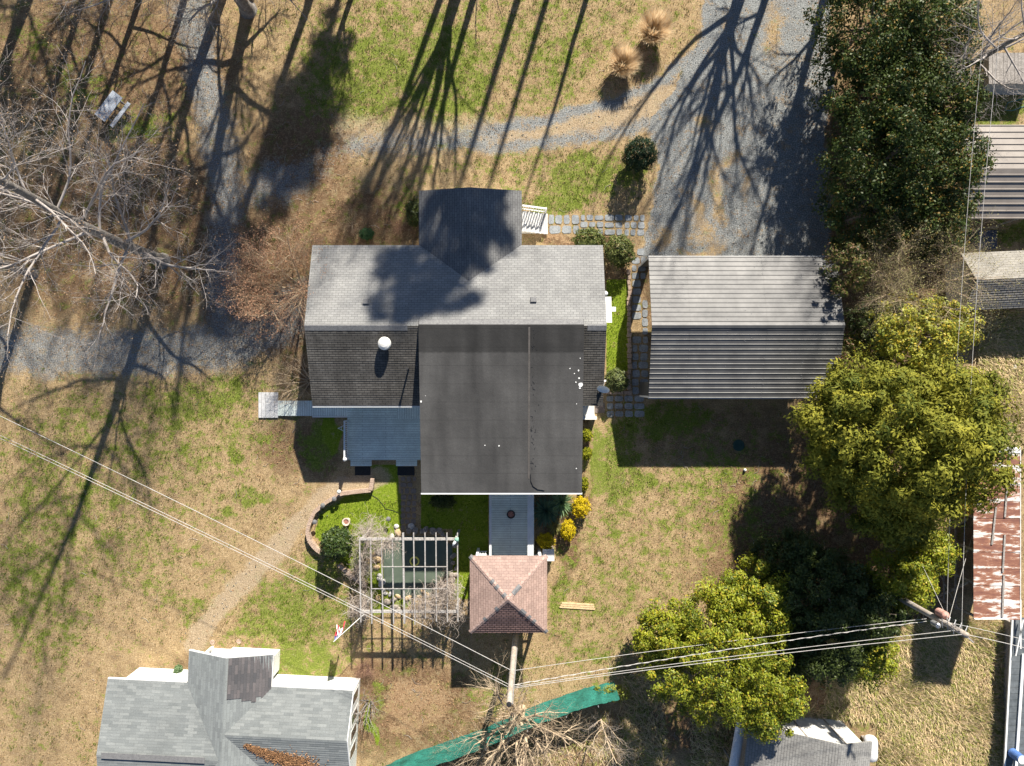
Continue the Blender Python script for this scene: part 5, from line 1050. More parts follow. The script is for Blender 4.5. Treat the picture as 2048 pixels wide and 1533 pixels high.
bare_tree('bare_shrub', 'willowy olive tan bush overhanging the end of silver carport', W(1780, 585), params(4, 5.4, .11, (13, 9, 6), (0, 2.8, 1.5, .8), (.3, .12, .15), (.75, .5, .5), up=(0, .02, .0, -.01)), 35, mats=('twig_tan', 'twig_tan'),
          stems=tuple((math.cos(a) * .4, math.sin(a) * .3, (.55 * math.cos(a) - .1), .32 * math.sin(a), 5.6, .08, {}) for a in (.1, .9, 1.9, 2.7, 3.4, 4.2, 5.2)), buds=((.36, .33, .14), .07, 2, .10), cat='bush')
bare_tree('bare_shrub', 'dense rusty twigged round bush at the corner of white house', W(731, 1335), params(4, .5, .03, (7, 7, 6), (0, .75, .4, .25), (.1, .1, .1), (.7, .6, .6)), 36, mats=('twig_rust', 'twig_rust'), stems=tuple((math.cos(a) * .1, math.sin(a) * .1, .8 * math.cos(a), .8 * math.sin(a), .5, .025, {}) for a in np.linspace(0, 5.8, 9)), cat='bush')
bare_tree('bare_shrub', 'thin leafless shrub among leaf litter at the front house wall', W(705, 450), params(4, .6, .03, (6, 5, 5), (0, 1., .6, .35), (.2, .1, .1), (.8, .6, .6)), 37, mats=('twig_tan', 'twig_tan'), stems=tuple((0, 0, .7 * math.cos(a), .7 * math.sin(a), .8, .02, {}) for a in np.linspace(0, 5, 5)), cat='shrub')
bare_tree('bare_shrub', 'reddish bare shrub beside the porch wing', W(800, 455), params(4, .6, .03, (6, 5, 5), (0, .9, .5, .3), (.2, .1, .1), (.8, .6, .6)), 38, mats=('twig_rust', 'twig_rust'), stems=tuple((0, 0, .7 * math.cos(a), .7 * math.sin(a), .7, .02, {}) for a in np.linspace(0, 5, 5)), cat='shrub')

# ------------------------------------------------------------------ pond garden
pond = [W(px, py) for px, py in ((766, 1086), (800, 1072), (880, 1074), (904, 1092), (906, 1165), (890, 1192), (800, 1196), (768, 1176))]
mb = MB(); mb.prism([(p.x, p.y) for p in pond], .012, .05); tag(mb.build('pond_water', M['pond_water']), kind='structure')
rng = random.Random(21)
def rock_mesh(name, m, r, seed):
    g = random.Random(seed); vs, fs = [], []; n1, n2 = 9, 5
    for j in range(n2 + 1):
        for k in range(n1):
            a = 6.283 * k / n1; t = j / n2 * 1.6 - .35; rr = r * math.cos(t) * g.uniform(.82, 1.15); vs.append((rr * math.cos(a) * 1.15, rr * math.sin(a) * .9, r * .75 * math.sin(t) * g.uniform(.9, 1.1)))
    for j in range(n2):
        for k in range(n1): fs.append((j * n1 + k, j * n1 + (k + 1) % n1, (j + 1) * n1 + (k + 1) % n1, (j + 1) * n1 + k))
    fs.append(tuple(n2 * n1 + k for k in range(n1))); me = bpy.data.meshes.new(name); me.from_pydata(vs, [], fs); me.polygons.foreach_set('use_smooth', [True] * len(fs)); me.update(); me.materials.append(m); return me
RM = {k: [rock_mesh('rock', M[k], .2, 60 + i) for i in range(3)] for k in ('rock', 'rock_ochre', 'rock_pale')}
def rock(px, py, s_, k, label):
    o = bpy.data.objects.new('rock', rng.choice(RM[k])); p = W(px, py); o.location = (p.x, p.y, .06); sc = s_ / .2; o.scale = (sc * rng.uniform(.85, 1.2), sc * rng.uniform(.85, 1.2), sc * rng.uniform(.7, 1.)); o.rotation_euler = (0, 0, rng.uniform(0, 6.28)); C.objects.link(o)
    tag(o, label, 'rock', 'rounded rocks edging the pond')
for px, py, s_, k, lb_ in ((797, 1066, .24, 'rock_ochre', 'large ochre rock at the sunny north west corner of pond'), (784, 1074, .17, 'rock_pale', 'pale rock just below the ochre rock'), (793, 1053, .16, 'rock_pale', 'pale rock just above the ochre rock'), (754, 1118, .2, 'rock_ochre', 'ochre rock on the west bank of the pond'), (754, 1134, .19, 'rock_ochre', 'flat ochre rock below another on the west bank'), (758, 1104, .22, 'rock', 'grey pink rock highest on the west bank'), (823, 1052, .2, 'rock_pale', 'pale jagged rock in shade at the north bank'), (847, 1182, .15, 'rock_ochre', 'ochre rock at the middle of the south bank'), (756, 1196, .2, 'rock_ochre', 'ochre rock beside the small yellow hoop')):
    rock(px, py, s_, k, lb_)
for side, pts, n, k, lb_ in (('n', [(808, 1058), (850, 1062), (884, 1064), (903, 1080)], 13, 'rock', 'shaded grey rock on the north bank of the pond'), ('e', [(907, 1090), (911, 1120), (908, 1150), (904, 1165)], 9, 'rock', 'shaded grey rock on the east bank of the pond'),
                          ('w', [(762, 1142), (764, 1165), (770, 1180), (784, 1190)], 7, 'rock_pale', 'pale rock on the west bank of the pond'), ('s', [(795, 1196), (830, 1192), (860, 1188), (890, 1186), (902, 1172)], 9, 'rock_ochre', 'tan rock on the south bank of the pond'), ('g', [(790, 1198), (775, 1200), (788, 1214), (800, 1222)], 6, 'rock', 'rock of the short spur south of the pond')):
    for j in range(n):
        f = (j + rng.uniform(.2, .8)) / n * (len(pts) - 1); i0 = min(int(f), len(pts) - 2); a, b = pts[i0], pts[i0 + 1]; rock(a[0] + (b[0] - a[0]) * (f - i0) + rng.uniform(-5, 5), a[1] + (b[1] - a[1]) * (f - i0) + rng.uniform(-4, 4), rng.uniform(.11, .21), k, lb_)
def ring(name, label, px, py, z, r, rr, m, cat):
    c = W(px, py, z); mb = MB(); mb.tube([(r * math.cos(6.2832 * k / 28), r * math.sin(6.2832 * k / 28), 0) for k in range(29)], rr, 7, cap=False); tag(mb.build(name, M[m], loc=None), label, cat).location = c
ring('hoop', 'yellow floating hoop in the middle of pond', 829, 1123, .07, .26, .05, 'yellow_hose', 'hoop'); ring('hoop', 'small yellow hoop lying on grass under the pergola', 759, 1195, .05, .17, .03, 'yellow_hose', 'hoop')
# pergola
pg = thing('pergola', 'grey weathered timber pergola standing over the pond', 'pergola', (*W(800, 1150)[:2], 0)); ph = 2.6
xs_ = [W(px, 1160, ph).x for px in (721, 743, 765, 786.5, 808, 829, 850, 872, 894, 915)]
yt, yb_ = W(0, 1066, ph).y, W(0, 1243, ph).y
for i, x in enumerate(xs_):
    y1 = yt if i >= 4 else W(0, 1076, ph).y
    mb = MB(); mb.bar((x - .05 * (i < 6), y1, ph), (x + .03, yb_ + (.0 if i > 6 else rng.uniform(-.2, .3)), ph), .055 if i != 4 else .1, .14); mb.build('rafter', M['pergola_wood'], pg)
for py, w_ in ((1079.5, .13), (1225, .14)):
    y = W(0, py, ph).y; mb = MB(); mb.box(xs_[0] - .1, xs_[-1] + .05, y - w_ / 2, y + w_ / 2, ph - .26, ph - .075); mb.build('beam', M['pergola_wood'], pg)
for py in (1133, 1177):
    y = W(0, py, ph).y; mb = MB(); mb.box(xs_[2] if py == 1133 else xs_[1], xs_[-2], y - .02, y + .02, ph + .072, ph + .11); mb.build('batten', M['pergola_wood'], pg)
for x in (xs_[0] + .05, xs_[-1] - .1):
    for py in (1079.5, 1225):
        y = W(0, py, ph).y; mb = MB(); mb.box(x - .07, x + .07, y - .06, y + .06, 0, ph - .262); mb.build('post', M['pergola_wood'], pg)
def vine(label, boxes, n, seed, m):
    g = np.random.default_rng(seed); c0 = W(*boxes[0][:2]); t = thing('vine', label, 'vine', (c0.x, c0.y, 0)); out = []
    for k in range(n):
        px, py, z0, z1, rx, ry = boxes[g.integers(len(boxes))]; z = g.uniform(z0, z1); c = W(px, py, z); p = np.array([c.x, c.y, z]) + g.normal(size=3) * np.array([rx, ry, .1]) * .5; d = unit(g, 1)[0]; pts = [p]
        for s_ in range(8):
            d = d + g.normal(size=3) * .55 + (np.array([c.x, c.y, (z0 + z1) / 2]) - p) * .12; d /= np.linalg.norm(d); p = p + d * .16; p[2] = max(p[2], .03); pts.append(p)
        r = g.uniform(.005, .013); out.append((2, np.array(pts), np.linspace(r, r * .5, 9)))
    V, F = ring_tubes(out); np_mesh('stems', V, F, M[m], t, world=True)
vine('tangled pale leafless vine over the north west corner of pergola', ((738, 1062, .3, 2.2, .75, .6), (730, 1095, .5, 2.5, .7, .8), (722, 1135, .2, 2.0, .45, .8), (775, 1088, 2.2, 2.8, .8, .25)), 620, 1, 'twig_mauve')
vine('dense leafless vine over the south east corner of pergola', ((880, 1205, 1.2, 2.8, 1.3, .9), (905, 1225, .3, 2.6, 1.1, .8), (845, 1215, 1.9, 2.8, 1.2, .8), (895, 1180, 1.8, 2.8, .5, .5)), 900, 2, 'twig_mauve')
vine('small leafless vine around the south west pergola post', ((722, 1215, .2, 2.4, .5, .7),), 260, 3, 'twig_mauve')
bare_tree('bare_shrub', 'russet bare shrub leaning over the south east pond rim', W(893, 1160), params(4, .6, .03, (6, 5, 4), (0, .8, .5, .3), (.2, .1, .1), (.8, .6, .6)), 39, mats=('twig_rust', 'twig_rust'), stems=tuple((0, 0, .6 * math.cos(a), .6 * math.sin(a), .7, .025, {}) for a in np.linspace(0, 5, 6)), cat='shrub')
# statue of a heron, flag
hs = thing('bird_statue', 'green and white bird ornament on the north east pergola end', 'ornament', W(912, 1082, 2.6)); c = W(912, 1081, 2.75)
mb = MB(); mb.tube([(c.x + .12, c.y + .16, c.z - .05), (c.x + .05, c.y + .05, c.z + .05), (c.x - .02, c.y - .04, c.z + .02)], [.03, .16, .09], 9); mb.tube([(c.x + .02, c.y, c.z), (c.x, c.y, ph - .07)], .025, 6); mb.build('body', M['verdigris'], hs, smooth=True)
mb = MB(); mb.tube([(c.x - .02, c.y - .04, c.z + .03), (c.x - .1, c.y - .16, c.z + .1), (c.x - .17, c.y - .27, c.z + .02), (c.x - .2, c.y - .34, c.z - .05)], [.08, .09, .06, .012], 8); mb.build('head', M['white'], hs, smooth=True)
fl = thing('flag', 'flag with red and white stripes and blue corner drooping from slanted pole', 'flag', W(722, 1232, 2.4))
a_, b_ = W(728, 1229, 2.45), W(667, 1284, 3.0); mb = MB(); mb.tube([a_, b_], .022, 8); mb.build('pole', M['white'], fl)
g = random.Random(2); F_ = MB(); 
def flagpt(u, v_):
    p = b_.lerp(a_, u * .24 + .02); fold = .16 * math.sin(u * 9) ; return Vector((p.x - .03 * v_ + fold * v_ * 1.3 - .12 * v_, p.y + .30 * v_ + .2 * math.cos(u * 11 + 2 * v_) * v_, p.z - .95 * v_))
for col in ('red', 'white', 'navy'):
    F_ = MB()
    for i in range(13):
        for j in range(12):
            u0, u1, v0, v1 = i / 13, (i + 1) / 13, j / 12, (j + 1) / 12; kind = 'navy' if (j < 5 and i < 7) else ('red' if i % 2 == 0 else 'white')
            if kind != col: continue
            q = [flagpt(u0, v0), flagpt(u1, v0), flagpt(u1, v1), flagpt(u0, v1)]; F_.add(q + [p + Vector((.004, .004, .004)) for p in q], [(0, 1, 2, 3), (7, 6, 5, 4)])
    F_.build({'red': 'red_stripe', 'white': 'white_stripe', 'navy': 'blue_corner'}[col], M[col], fl)
mb = MB()
for k in range(24): p = flagpt(.06 + .42 * (k % 6) / 6, .05 + .34 * (k // 6) / 4) + Vector((.0, .0, .012)); mb.box(p.x - .015, p.x + .015, p.y - .015, p.y + .015, p.z, p.z + .006)
mb.build('star', M['white'], fl)['kind'] = 'stuff'
# brick edging: two low curved walls of laid bricks
def edging(label, pts, n, wd, h0):
    t = thing('brick_edging', label, 'garden wall', (*W(*pts[len(pts) // 2])[:2], 0)); P_ = [W(*p) for p in pts]; ls = [0]
    for a, b in zip(P_, P_[1:]): ls.append(ls[-1] + (b - a).length)
    def at(s_):
        i = max(0, min(len(P_) - 2, sum(1 for l in ls if l <= s_) - 1)); return P_[i].lerp(P_[i + 1], (s_ - ls[i]) / (ls[i + 1] - ls[i])), (P_[i + 1] - P_[i]).normalized()
    g = random.Random(n); mb = MB()
    for k in range(n):
        a, d = at(ls[-1] * (k + .03) / n); b, d2 = at(ls[-1] * (k + .97) / n); z = h0 + g.uniform(-.012, .012); o = Vector((0, 0, z / 2)); mb.bar(a + o, b + o, wd * g.uniform(.93, 1.05), z)
    mb.build('bricks', M['brick_edge'], t)
edging('curved low tan brick edging round the pond lawn', [(747, 956), (744, 979), (715, 982), (684, 986), (655, 1003), (632, 1022), (622, 1045), (618, 1062), (622, 1080), (634, 1095), (646, 1104)], 62, .24, .42)
edging('short broken brick edging from dark bush to pergola', [(679, 1127), (694, 1140), (708, 1152), (722, 1162), (735, 1170)], 15, .26, .38)
for label, px, py in (('dark spiky stake light inside brick edging nearest the white ball', 669, 998), ('dark solar stake light inside the curve of brick edging', 646, 1011), ('hooked plant stake in the pond lawn near brick edging', 630, 1044), ('lone stake light between pot and dark path', 777, 1038)):
    t = thing('stake_light', label, 'garden light', (*W(px, py)[:2], 0), 0, 'stake lights in the pond lawn'); p = W(px, py, .5); mb = MB(); mb.lathe((p.x, p.y, 0), [(.012, 0), (.012, .5)], 6); mb.build('stake', M['dark_metal'], t)
    mb = MB(); mb.lathe((p.x, p.y, .5), [(.05, 0), (.06, .05), (.15, .07), (.13, .11), (.02, .15)], 12); mb.build('cap', M['cap_grey'], t)
gl = thing('globe_lamp', 'white frosted ball on dark stem beside brick edging', 'lamp', (*W(679, 984)[:2], 0)); p = W(678, 984, .75); mb = MB(); mb.lathe((p.x, p.y, .62), [(.02, 0), (.09, .03), (.13, .11), (.13, .17), (.08, .25), (.02, .27)], 18); mb.build('globe', M['white_worn'], gl, smooth=True); mb = MB(); mb.lathe((p.x, p.y, 0), [(.02, 0), (.02, .63)], 8); mb.build('stem', M['dark_metal'], gl)
pt2 = thing('flower_pot', 'round cream rimmed pot with red soil on the pond lawn', 'pot', (*W(696, 1041)[:2], 0)); c = W(696, 1041); mb = MB(); mb.lathe((c.x, c.y, 0), [(.15, 0), (.2, .4), (.24, .52), (.25, .54), (.24, .56), (.17, .55), (.165, .48)], 24); mb.build('vessel', mottle('cream', (.62, .50, .40), (.72, .60, .50), 3.), pt2); mb = MB(); mb.lathe((c.x, c.y, .46), [(.16, 0), (.12, .04), (.02, .05)], 14); mb.build('soil', M['pot_red'], pt2)
cord = MB(); cord.tube([W(736, 984) + Vector((0, 0, .03)), W(744, 991) + Vector((0, 0, .02)), W(756, 998) + Vector((0, 0, .02)), W(764, 1008) + Vector((0, 0, .02)), W(771, 1018) + Vector((0, 0, .02)), W(785, 1021) + Vector((0, 0, .02)), W(797, 1026) + Vector((0, 0, .02))], .014, 6)
tag(cord.build('cord', M['dark_metal'], loc=tuple(W(736, 984))), 'dark cord wriggling across the pond lawn', 'cord')
# flagstone paving: three paths (parts of the ground)
def paving(name, regions, m, seed, z=.02):
    g = random.Random(seed); mb = MB()
    for (x0, x1, y0, y1, nx_, ny_) in regions:
        for j in range(ny_):
            off = g.uniform(-.3, .3) / nx_
            for i in range(nx_):
                xa, xb = x0 + (x1 - x0) * max(0, i / nx_ + (off if i else 0)), x0 + (x1 - x0) * min(1, (i + 1) / nx_ + (off if i < nx_ - 1 else 0)); ya, yb2 = y0 + (y1 - y0) * j / ny_, y0 + (y1 - y0) * (j + 1) / ny_
                gp = 1.3; cx_, cy_ = (xa + xb) / 2, (ya + yb2) / 2; hx, hy = (xb - xa) / 2 - gp * g.uniform(.6, 1.6), (yb2 - ya) / 2 - gp * g.uniform(.6, 1.6)
                if hx < 2 or hy < 2: continue
                pp = []
                for sx_, sy_ in ((-1, -.6), (-.7, -1), (.7, -1), (1, -.6), (1, .65), (.65, 1), (-.65, 1), (-1, .6)):
                    p = W(cx_ + sx_ * hx * g.uniform(.88, 1.04), cy_ + sy_ * hy * g.uniform(.88, 1.04)); pp.append((p.x, p.y))
                mb.prism(pp, .004, z + g.uniform(0, .025))
    tag(mb.build(name, m), kind='structure')
paving('flagstone_path', [(1096, 1160, 429, 450, 4, 1), (1096, 1160, 450, 470, 3, 1), (1160, 1208, 429, 443, 3, 1), (1160, 1208, 443, 470, 3, 2), (1208, 1246, 429, 472, 2, 3), (1248, 1290, 429, 473, 3, 3), (1272, 1291, 497, 512, 1, 1), (1262, 1292, 514, 560, 2, 3), (1263, 1283, 560, 640, 1, 5), (1283, 1297, 600, 672, 1, 4), (1263, 1297, 672, 790, 2, 7), (1212, 1290, 790, 836, 4, 3)], M['flag_grey'], 4)
paving('garden_path', [(800, 834, 952, 1062, 3, 9)], M['flag_brown'], 5)
# stone kerb between the bed and path
t = thing('stone_kerb', 'row of rough pinkish stones edging the bed beside the house', 'kerb', (*W(1260, 680)[:2], 0)); mb = MB(); g = random.Random(7)
for k in range(24):
    y = 540 + k * 10.5; p, q = W(1258 + g.uniform(-2, 2), y), W(1258 + g.uniform(-2, 2), y + 9); o = Vector((0, 0, .09)); mb.bar(p + o, q + o, .22 * g.uniform(.8, 1.2), .18 + g.uniform(-.03, .03))
for k in range(4): p, q = W(1213 + k * 11, 786), W(1223 + k * 11, 786); o = Vector((0, 0, .09)); mb.bar(p + o, q + o, .2, .18)
mb.build('stones', M['brick_edge'], t)

# ------------------------------------------------------------------ yard objects
tb = thing('picnic_table', 'grey weathered picnic table with one bench under bare branches', 'table', (*W(231, 222)[:2], 0), R(-37))
bx = Vector((0, 0, 0)); mb = MB()
for k in range(5): mb.box(-.39 + k * .157, -.39 + k * .157 + .147, -.92, .92, .72, .76)
mb.build('tabletop', M['blue_grey'], tb, world=False)
for s_ in (1,):
    mb = MB(); mb.box(.56 * s_, .56 * s_ + .24, -.92, .92, .42, .46); mb.build('bench', M['blue_grey'], tb, world=False)
for y in (-.65, .65):
    mb = MB(); mb.bar((-.5, y, 0), (-.15, y, .718), .09, .05); mb.bar((.5, y, 0), (.15, y, .718), .09, .05); mb.bar((-.4, y + .05, .36), (.82, y + .05, .36), .05, .1); mb.build('trestle', M['wood_grey'], tb, world=False)
ds = thing('satellite_dish', 'white satellite dish on an arm at the rear roof corner', 'dish', (*W(1205, 775, 3.6)[:2], 3.38)); c = W(1207, 777, 4.1)
mb = MB(); vs_, fs_ = [], []; ax = Vector((-.25, -.75, .6)).normalized(); u = ax.cross(Vector((0, 0, 1))).normalized(); v_ = u.cross(ax)
for j in range(6):
    for k in range(22): a = 6.2832 * k / 22; r = .36 * j / 5; p = Vector(c) + (u * math.cos(a) + v_ * math.sin(a) * .85) * r + ax * (.09 * (j / 5) ** 2); vs_.append(p)
for j in range(5):
    for k in range(22): fs_.append((j * 22 + k, j * 22 + (k + 1) % 22, (j + 1) * 22 + (k + 1) % 22, (j + 1) * 22 + k))
mb.add(vs_, fs_); mb.add([p - ax * .015 for p in vs_], [tuple(reversed(f)) for f in fs_]); mb.build('reflector', M['white'], ds, smooth=True)
mb = MB(); f = W(1210, 762, 4.2); mb.tube([Vector(c) - v_ * .3, Vector(f)], .02, 6); mb.box(f.x - .06, f.x + .06, f.y - .05, f.y + .05, f.z - .04, f.z + .06); mb.build('feed_arm', M['white'], ds)
mb = MB(); b0 = W(1199, 783, 3.5); mb.tube([Vector(c) - ax * .03, (b0.x, b0.y, 3.75), (b0.x, b0.y, ps(b0.y) + .01)], .03, 7); mb.box(b0.x - .12, b0.x + .12, b0.y - .1, b0.y + .1, ps(b0.y) + .0, ps(b0.y) + .06); mb.build('mount', M['dark_metal'], ds)
# utility poles, hardware and wires
def wires(name, label, cat, a, b, sag, r, m='wire', twist=0):
    mb = MB(); a, b = Vector(a), Vector(b); n = 26
    def pt(t): p = a.lerp(b, t); p.z -= 4 * sag * t * (1 - t); return p
    mb.tube([pt(k / n) for k in range(n + 1)], r, 5)
    if twist:
        pts = []
        for k in range(160): p = pt(k / 159); an = k * .9; pts.append(p + Vector((0, math.cos(an), math.sin(an))) * twist)
        mb.tube(pts, r * .8, 4)
    tag(mb.build(name, M[m], loc=tuple(a)), label, cat)
p1 = thing('utility_pole', 'grey wooden utility pole rising beside the gazebo roof', 'utility pole', tuple(W(1031, 1268)))
b1, t1 = W(1031, 1268), W(1018, 1409, 9.4); mb = MB(); mb.tube([b1.lerp(t1, k / 6) for k in range(7)], [.17, .165, .16, .15, .145, .14, .13], 14); mb.build('pole', M['pole_wood'], p1, smooth=True)
mb = MB(); mb.lathe((t1.x, t1.y, t1.z + .003), [(.135, 0), (.13, .04), (.06, .05)], 12); mb.build('cap', M['dark_metal'], p1)
mb = MB(); mb.tube([b1.lerp(t1, k / 6) + Vector((.17, .02, 0)) for k in range(7)], .03, 6); mb.build('conduit', M['galv'], p1)
def on1(py): 
    for k in range(400):
        z = k * .0235; q = b1.lerp(t1, z / 9.4); yy = 766.5 - q.y * S / (1 - q.z / H)
        if yy >= py: return q
    return t1
mb = MB()
for py in (1342, 1372): q = on1(py); mb.box(q.x - .2, q.x + .2, q.y - .16, q.y - .12, q.z - .05, q.z + .05)
mb.build('bracket', M['galv'], p1)
p2 = thing('utility_pole', 'leaning utility pole with rusty transformer above the laurels', 'utility pole', tuple(W(1726, 1156)))
b2, t2 = W(1726, 1156), W(1934, 1271, 10.2); mb = MB(); mb.tube([b2.lerp(t2, k / 6) for k in range(7)], [.18, .17, .165, .16, .15, .145, .13], 12); mb.build('pole', M['pole_wood'], p2, smooth=True)
tr = b2.lerp(t2, .80); mb = MB(); mb.lathe((tr.x + .12, tr.y + .34, tr.z - .5), [(.16, 0), (.2, .05), (.2, .65), (.17, .7), (.07, .78), (.04, .85)], 16); mb.build('transformer', mottle('rust_can', (.42, .2, .16), (.58, .34, .28), 3.), p2)
mb = MB(); mb.lathe((tr.x - .3, tr.y - .15, tr.z - .3), [(.12, 0), (.14, .05), (.14, .55), (.06, .62)], 12); mb.build('can', M['galv'], p2)
for f in (.83, .9, .97):
    mb = MB(); q = b2.lerp(t2, f); mb.bar((q.x - .5, q.y + .45, q.z), (q.x + .5, q.y - .45, q.z), .07, .09) if f > .95 else mb.bar((q.x - .3, q.y + .2, q.z), (q.x + .3, q.y - .2, q.z), .06, .08); mb.build('crossarm', M['wood_grey'], p2)
mb = MB()
for k in range(7): q = b2.lerp(t2, .84 + .022 * k); mb.tube([(q.x + .1 * (-1) ** k, q.y + .12, q.z), (q.x + .28 * (-1) ** k, q.y + .3, q.z - .12), (q.x + .2 * (-1) ** k, q.y - .2, q.z - .2)], .02, 5)
mb.build('jumper_wires', M['galv'], p2)
gw = 'overhead lines from the pole beside the gazebo'
def wr_(label, a, b, sag, r=.016, **k): wires('power_line', label, 'wire', a, b, sag, r, **k); C.objects[-1]['group'] = gw
qa, qb = on1(1342), on1(1371)
wires('power_line', 'single upper line crossing the left lawn above the double pair', 'wire', qa, W(-30, 818, 5.8), .35, .016); wires('power_line', 'upper one of the double lines crossing the left lawn', 'wire', qb, W(-30, 857, 7.2), .35, .013); wires('power_line', 'lower one of the double lines crossing the left lawn', 'wire', qb + Vector((0, -.1, .1)), W(-30, 863, 7.25), .35, .013)
f2 = lambda f: b2.lerp(t2, f)
wires('power_line', 'topmost line from gazebo pole toward the leaning pole', 'wire', qa, W(1853, 1238, 6.4), .3, .013); wires('power_line', 'twisted cable between the two utility poles', 'wire', qb, W(1853, 1243, 6.6), .3, .013, twist=.03)
wires('power_line', 'third line between the two utility poles', 'wire', qb + Vector((0, -.05, .1)), f2(.93), .3, .013); wires('power_line', 'lowest line between the two utility poles', 'wire', qb + Vector((0, -.1, .15)), f2(.985), .3, .013)
wires('power_line', 'line running from leaning pole past the rusty barn to the right', 'wire', f2(.8), W(2090, 1290, 7.5), .2, .013); wires('power_line', 'double line from top of leaning pole to the right edge', 'wire', f2(.99), W(2090, 1307, 8.6), .2, .016)
wires('power_line', 'western line running north past the shingled neighbour roof', 'wire', f2(.86) + Vector((-.1, 0, 0)), W(1968, 60, 8.0), .5, .011); wires('power_line', 'eastern line running north past the shingled neighbour roof', 'wire', f2(.96), W(2000, 60, 8.6), .5, .012)
wires('guy_wire', 'guy wire from leaning pole up into the cedar', 'wire', f2(.88), W(1842, 1125, 4.0), .02, .012); wires('guy_wire', 'guy wire from leaning pole down beside the rusty barn', 'wire', f2(.85), W(1945, 1070, 1.0), .02, .01)
# green netting fence
fn = thing('netting_fence', 'green netting fence running below the gazebo', 'fence', (*W(1000, 1445)[:2], 0)); base_px = [(745, 1545), (815, 1510), (960, 1460), (1070, 1411), (1170, 1376), (1232, 1362)]; mb = MB(); g = random.Random(9); pts = []
for (a, b) in zip(base_px, base_px[1:]):
    for k in range(14): pts.append((a[0] + (b[0] - a[0]) * k / 14, a[1] + (b[1] - a[1]) * k / 14))
vs_, fs_ = [], []; nv = 6
for i, (px, py) in enumerate(pts):
    p = W(px, py)
    for j in range(nv): z = .03 + 2.5 * j / (nv - 1); b_ = .07 * math.sin(i * .9 + j * .6) * math.sin(math.pi * j / (nv - 1)) + g.uniform(-.02, .02); vs_.append((p.x - b_ * .35, p.y + b_, z + (g.uniform(-.06, .04) if j == nv - 1 else 0)))
for i in range(len(pts) - 1):
    for j in range(nv - 1): fs_.append((i * nv + j, (i + 1) * nv + j, (i + 1) * nv + j + 1, i * nv + j + 1))
mb.add(vs_, fs_); mb.add([(x - .004, y - .012, z) for x, y, z in vs_], [tuple(reversed(f)) for f in fs_]); mb.build('netting', M['green_net'], fn, smooth=True)
for i in range(0, len(pts), 10):
    p = W(*pts[i]); mb = MB(); mb.lathe((p.x - .03, p.y - .14, 0), [(.03, 0), (.03, 2.6)], 8); mb.build('post', M['galv'], fn)
# lumber, lid, small bits
t = thing('lumber_stack', 'two pale sawn boards lying on the lawn', 'lumber', (*W(1155, 1212)[:2], 0), R(-3.5))
for k in range(3): mb = MB(); mb.box(-1.12 + .06 * k, 1.1 - .05 * k, -.18 + k * .13, -.075 + k * .13, .01, .06 + .01 * k); mb.build('board', M['wood_tan'], t, world=False)
c = W(1477, 891); mb = MB(); mb.lathe((0, 0, 0), [(.36, 0), (.36, .06), (.32, .09), (.1, .1)], 24); o = tag(mb.build('tank_lid', mottle('lid_green', (.012, .045, .04), (.03, .07, .06), 4.)), 'round dark green tank lid in the shaded lawn', 'lid'); o.location = c
c = W(1489, 940); mb = MB(); mb.lathe((0, 0, 0), [(.08, 0), (.09, .12), (.06, .2), (.02, .22)], 12); o = tag(mb.build('vent_cap', M['white']), 'small white pipe cap at the edge of carport shadow', 'cap'); o.location = c
for px, py, lb_ in ((478, 1283, 'round pinkish stepping stone above the white porch'), (425, 1285, 'faint round stepping stone left of the white porch')):
    c = W(px, py); mb = MB(); mb.lathe((0, 0, 0), [(.16, 0), (.16, .03), (.15, .04)], 20); o = tag(mb.build('stepping_stone', M['brick_edge']), lb_, 'paver', 'stepping stones above the porch'); o.location = c
t = thing('tarp_bundle', 'dark navy tarpaulin covered box beneath the beige carport', 'tarp', (*W(1978, 480, .9)[:2], 0)); mb = MB(); p, q = W(1956, 461, .9), W(1994, 497, .9); mb.box(p.x, q.x, q.y, p.y, 0, .9); mb.build('cover', M['navy_tarp'], t); mb = MB(); p, q = W(1925, 466, .6), W(2000, 456, .6); mb.bar(p + Vector((0, .1, 0)), q + Vector((0, .1, 0)), .14, .1)
tag(mb.build('timber', M['wood_tan'], loc=tuple(p)), 'tan timber lying north of the navy tarpaulin', 'timber').location = (p.x, p.y, .45)
hsn = MB(); hsn.tube([W(2060, 196) + Vector((0, 0, .04)), W(2040, 200) + Vector((0, 0, .04)), W(2015, 206) + Vector((0, 0, .04)), W(2008, 222) + Vector((0, 0, .04)), W(2025, 222) + Vector((0, 0, .04)), W(2045, 214) + Vector((0, 0, .04)), W(2060, 212) + Vector((0, 0, .04))], .022, 6)
tag(hsn.build('garden_hose', M['teal_hose'], loc=tuple(W(2015, 206))), 'teal garden hose looped on grass at the right edge', 'hose')
g = random.Random(14)
for px, py, lb_ in ((2008, 668, 'crumpled white litter nearest the shingled neighbour roof'), (2008, 684, 'white litter just below other litter on rough grass'), (1984, 730, 'small white litter near the cedar'), (2028, 735, 'large white plastic scrap on the rough grass')):
    c = W(px, py); mb = MB(); n = 8; vs_ = []
    for j in range(3):
        for k in range(n): r = (.2 if py > 733 and px > 2000 else .13) * (1, .8, .3)[j] * g.uniform(.7, 1.3); a = 6.28 * k / n; vs_.append((r * math.cos(a), r * math.sin(a), (.01, .06, .1)[j] * g.uniform(.7, 1.3)))
    mb.add(vs_, [(j * n + k, j * n + (k + 1) % n, (j + 1) * n + (k + 1) % n, (j + 1) * n + k) for j in range(2) for k in range(n)] + [tuple(2 * n + k for k in range(n))]); tag(mb.build('litter_scrap', M['white_worn']), lb_, 'litter', 'white scraps on the rough grass').location = c

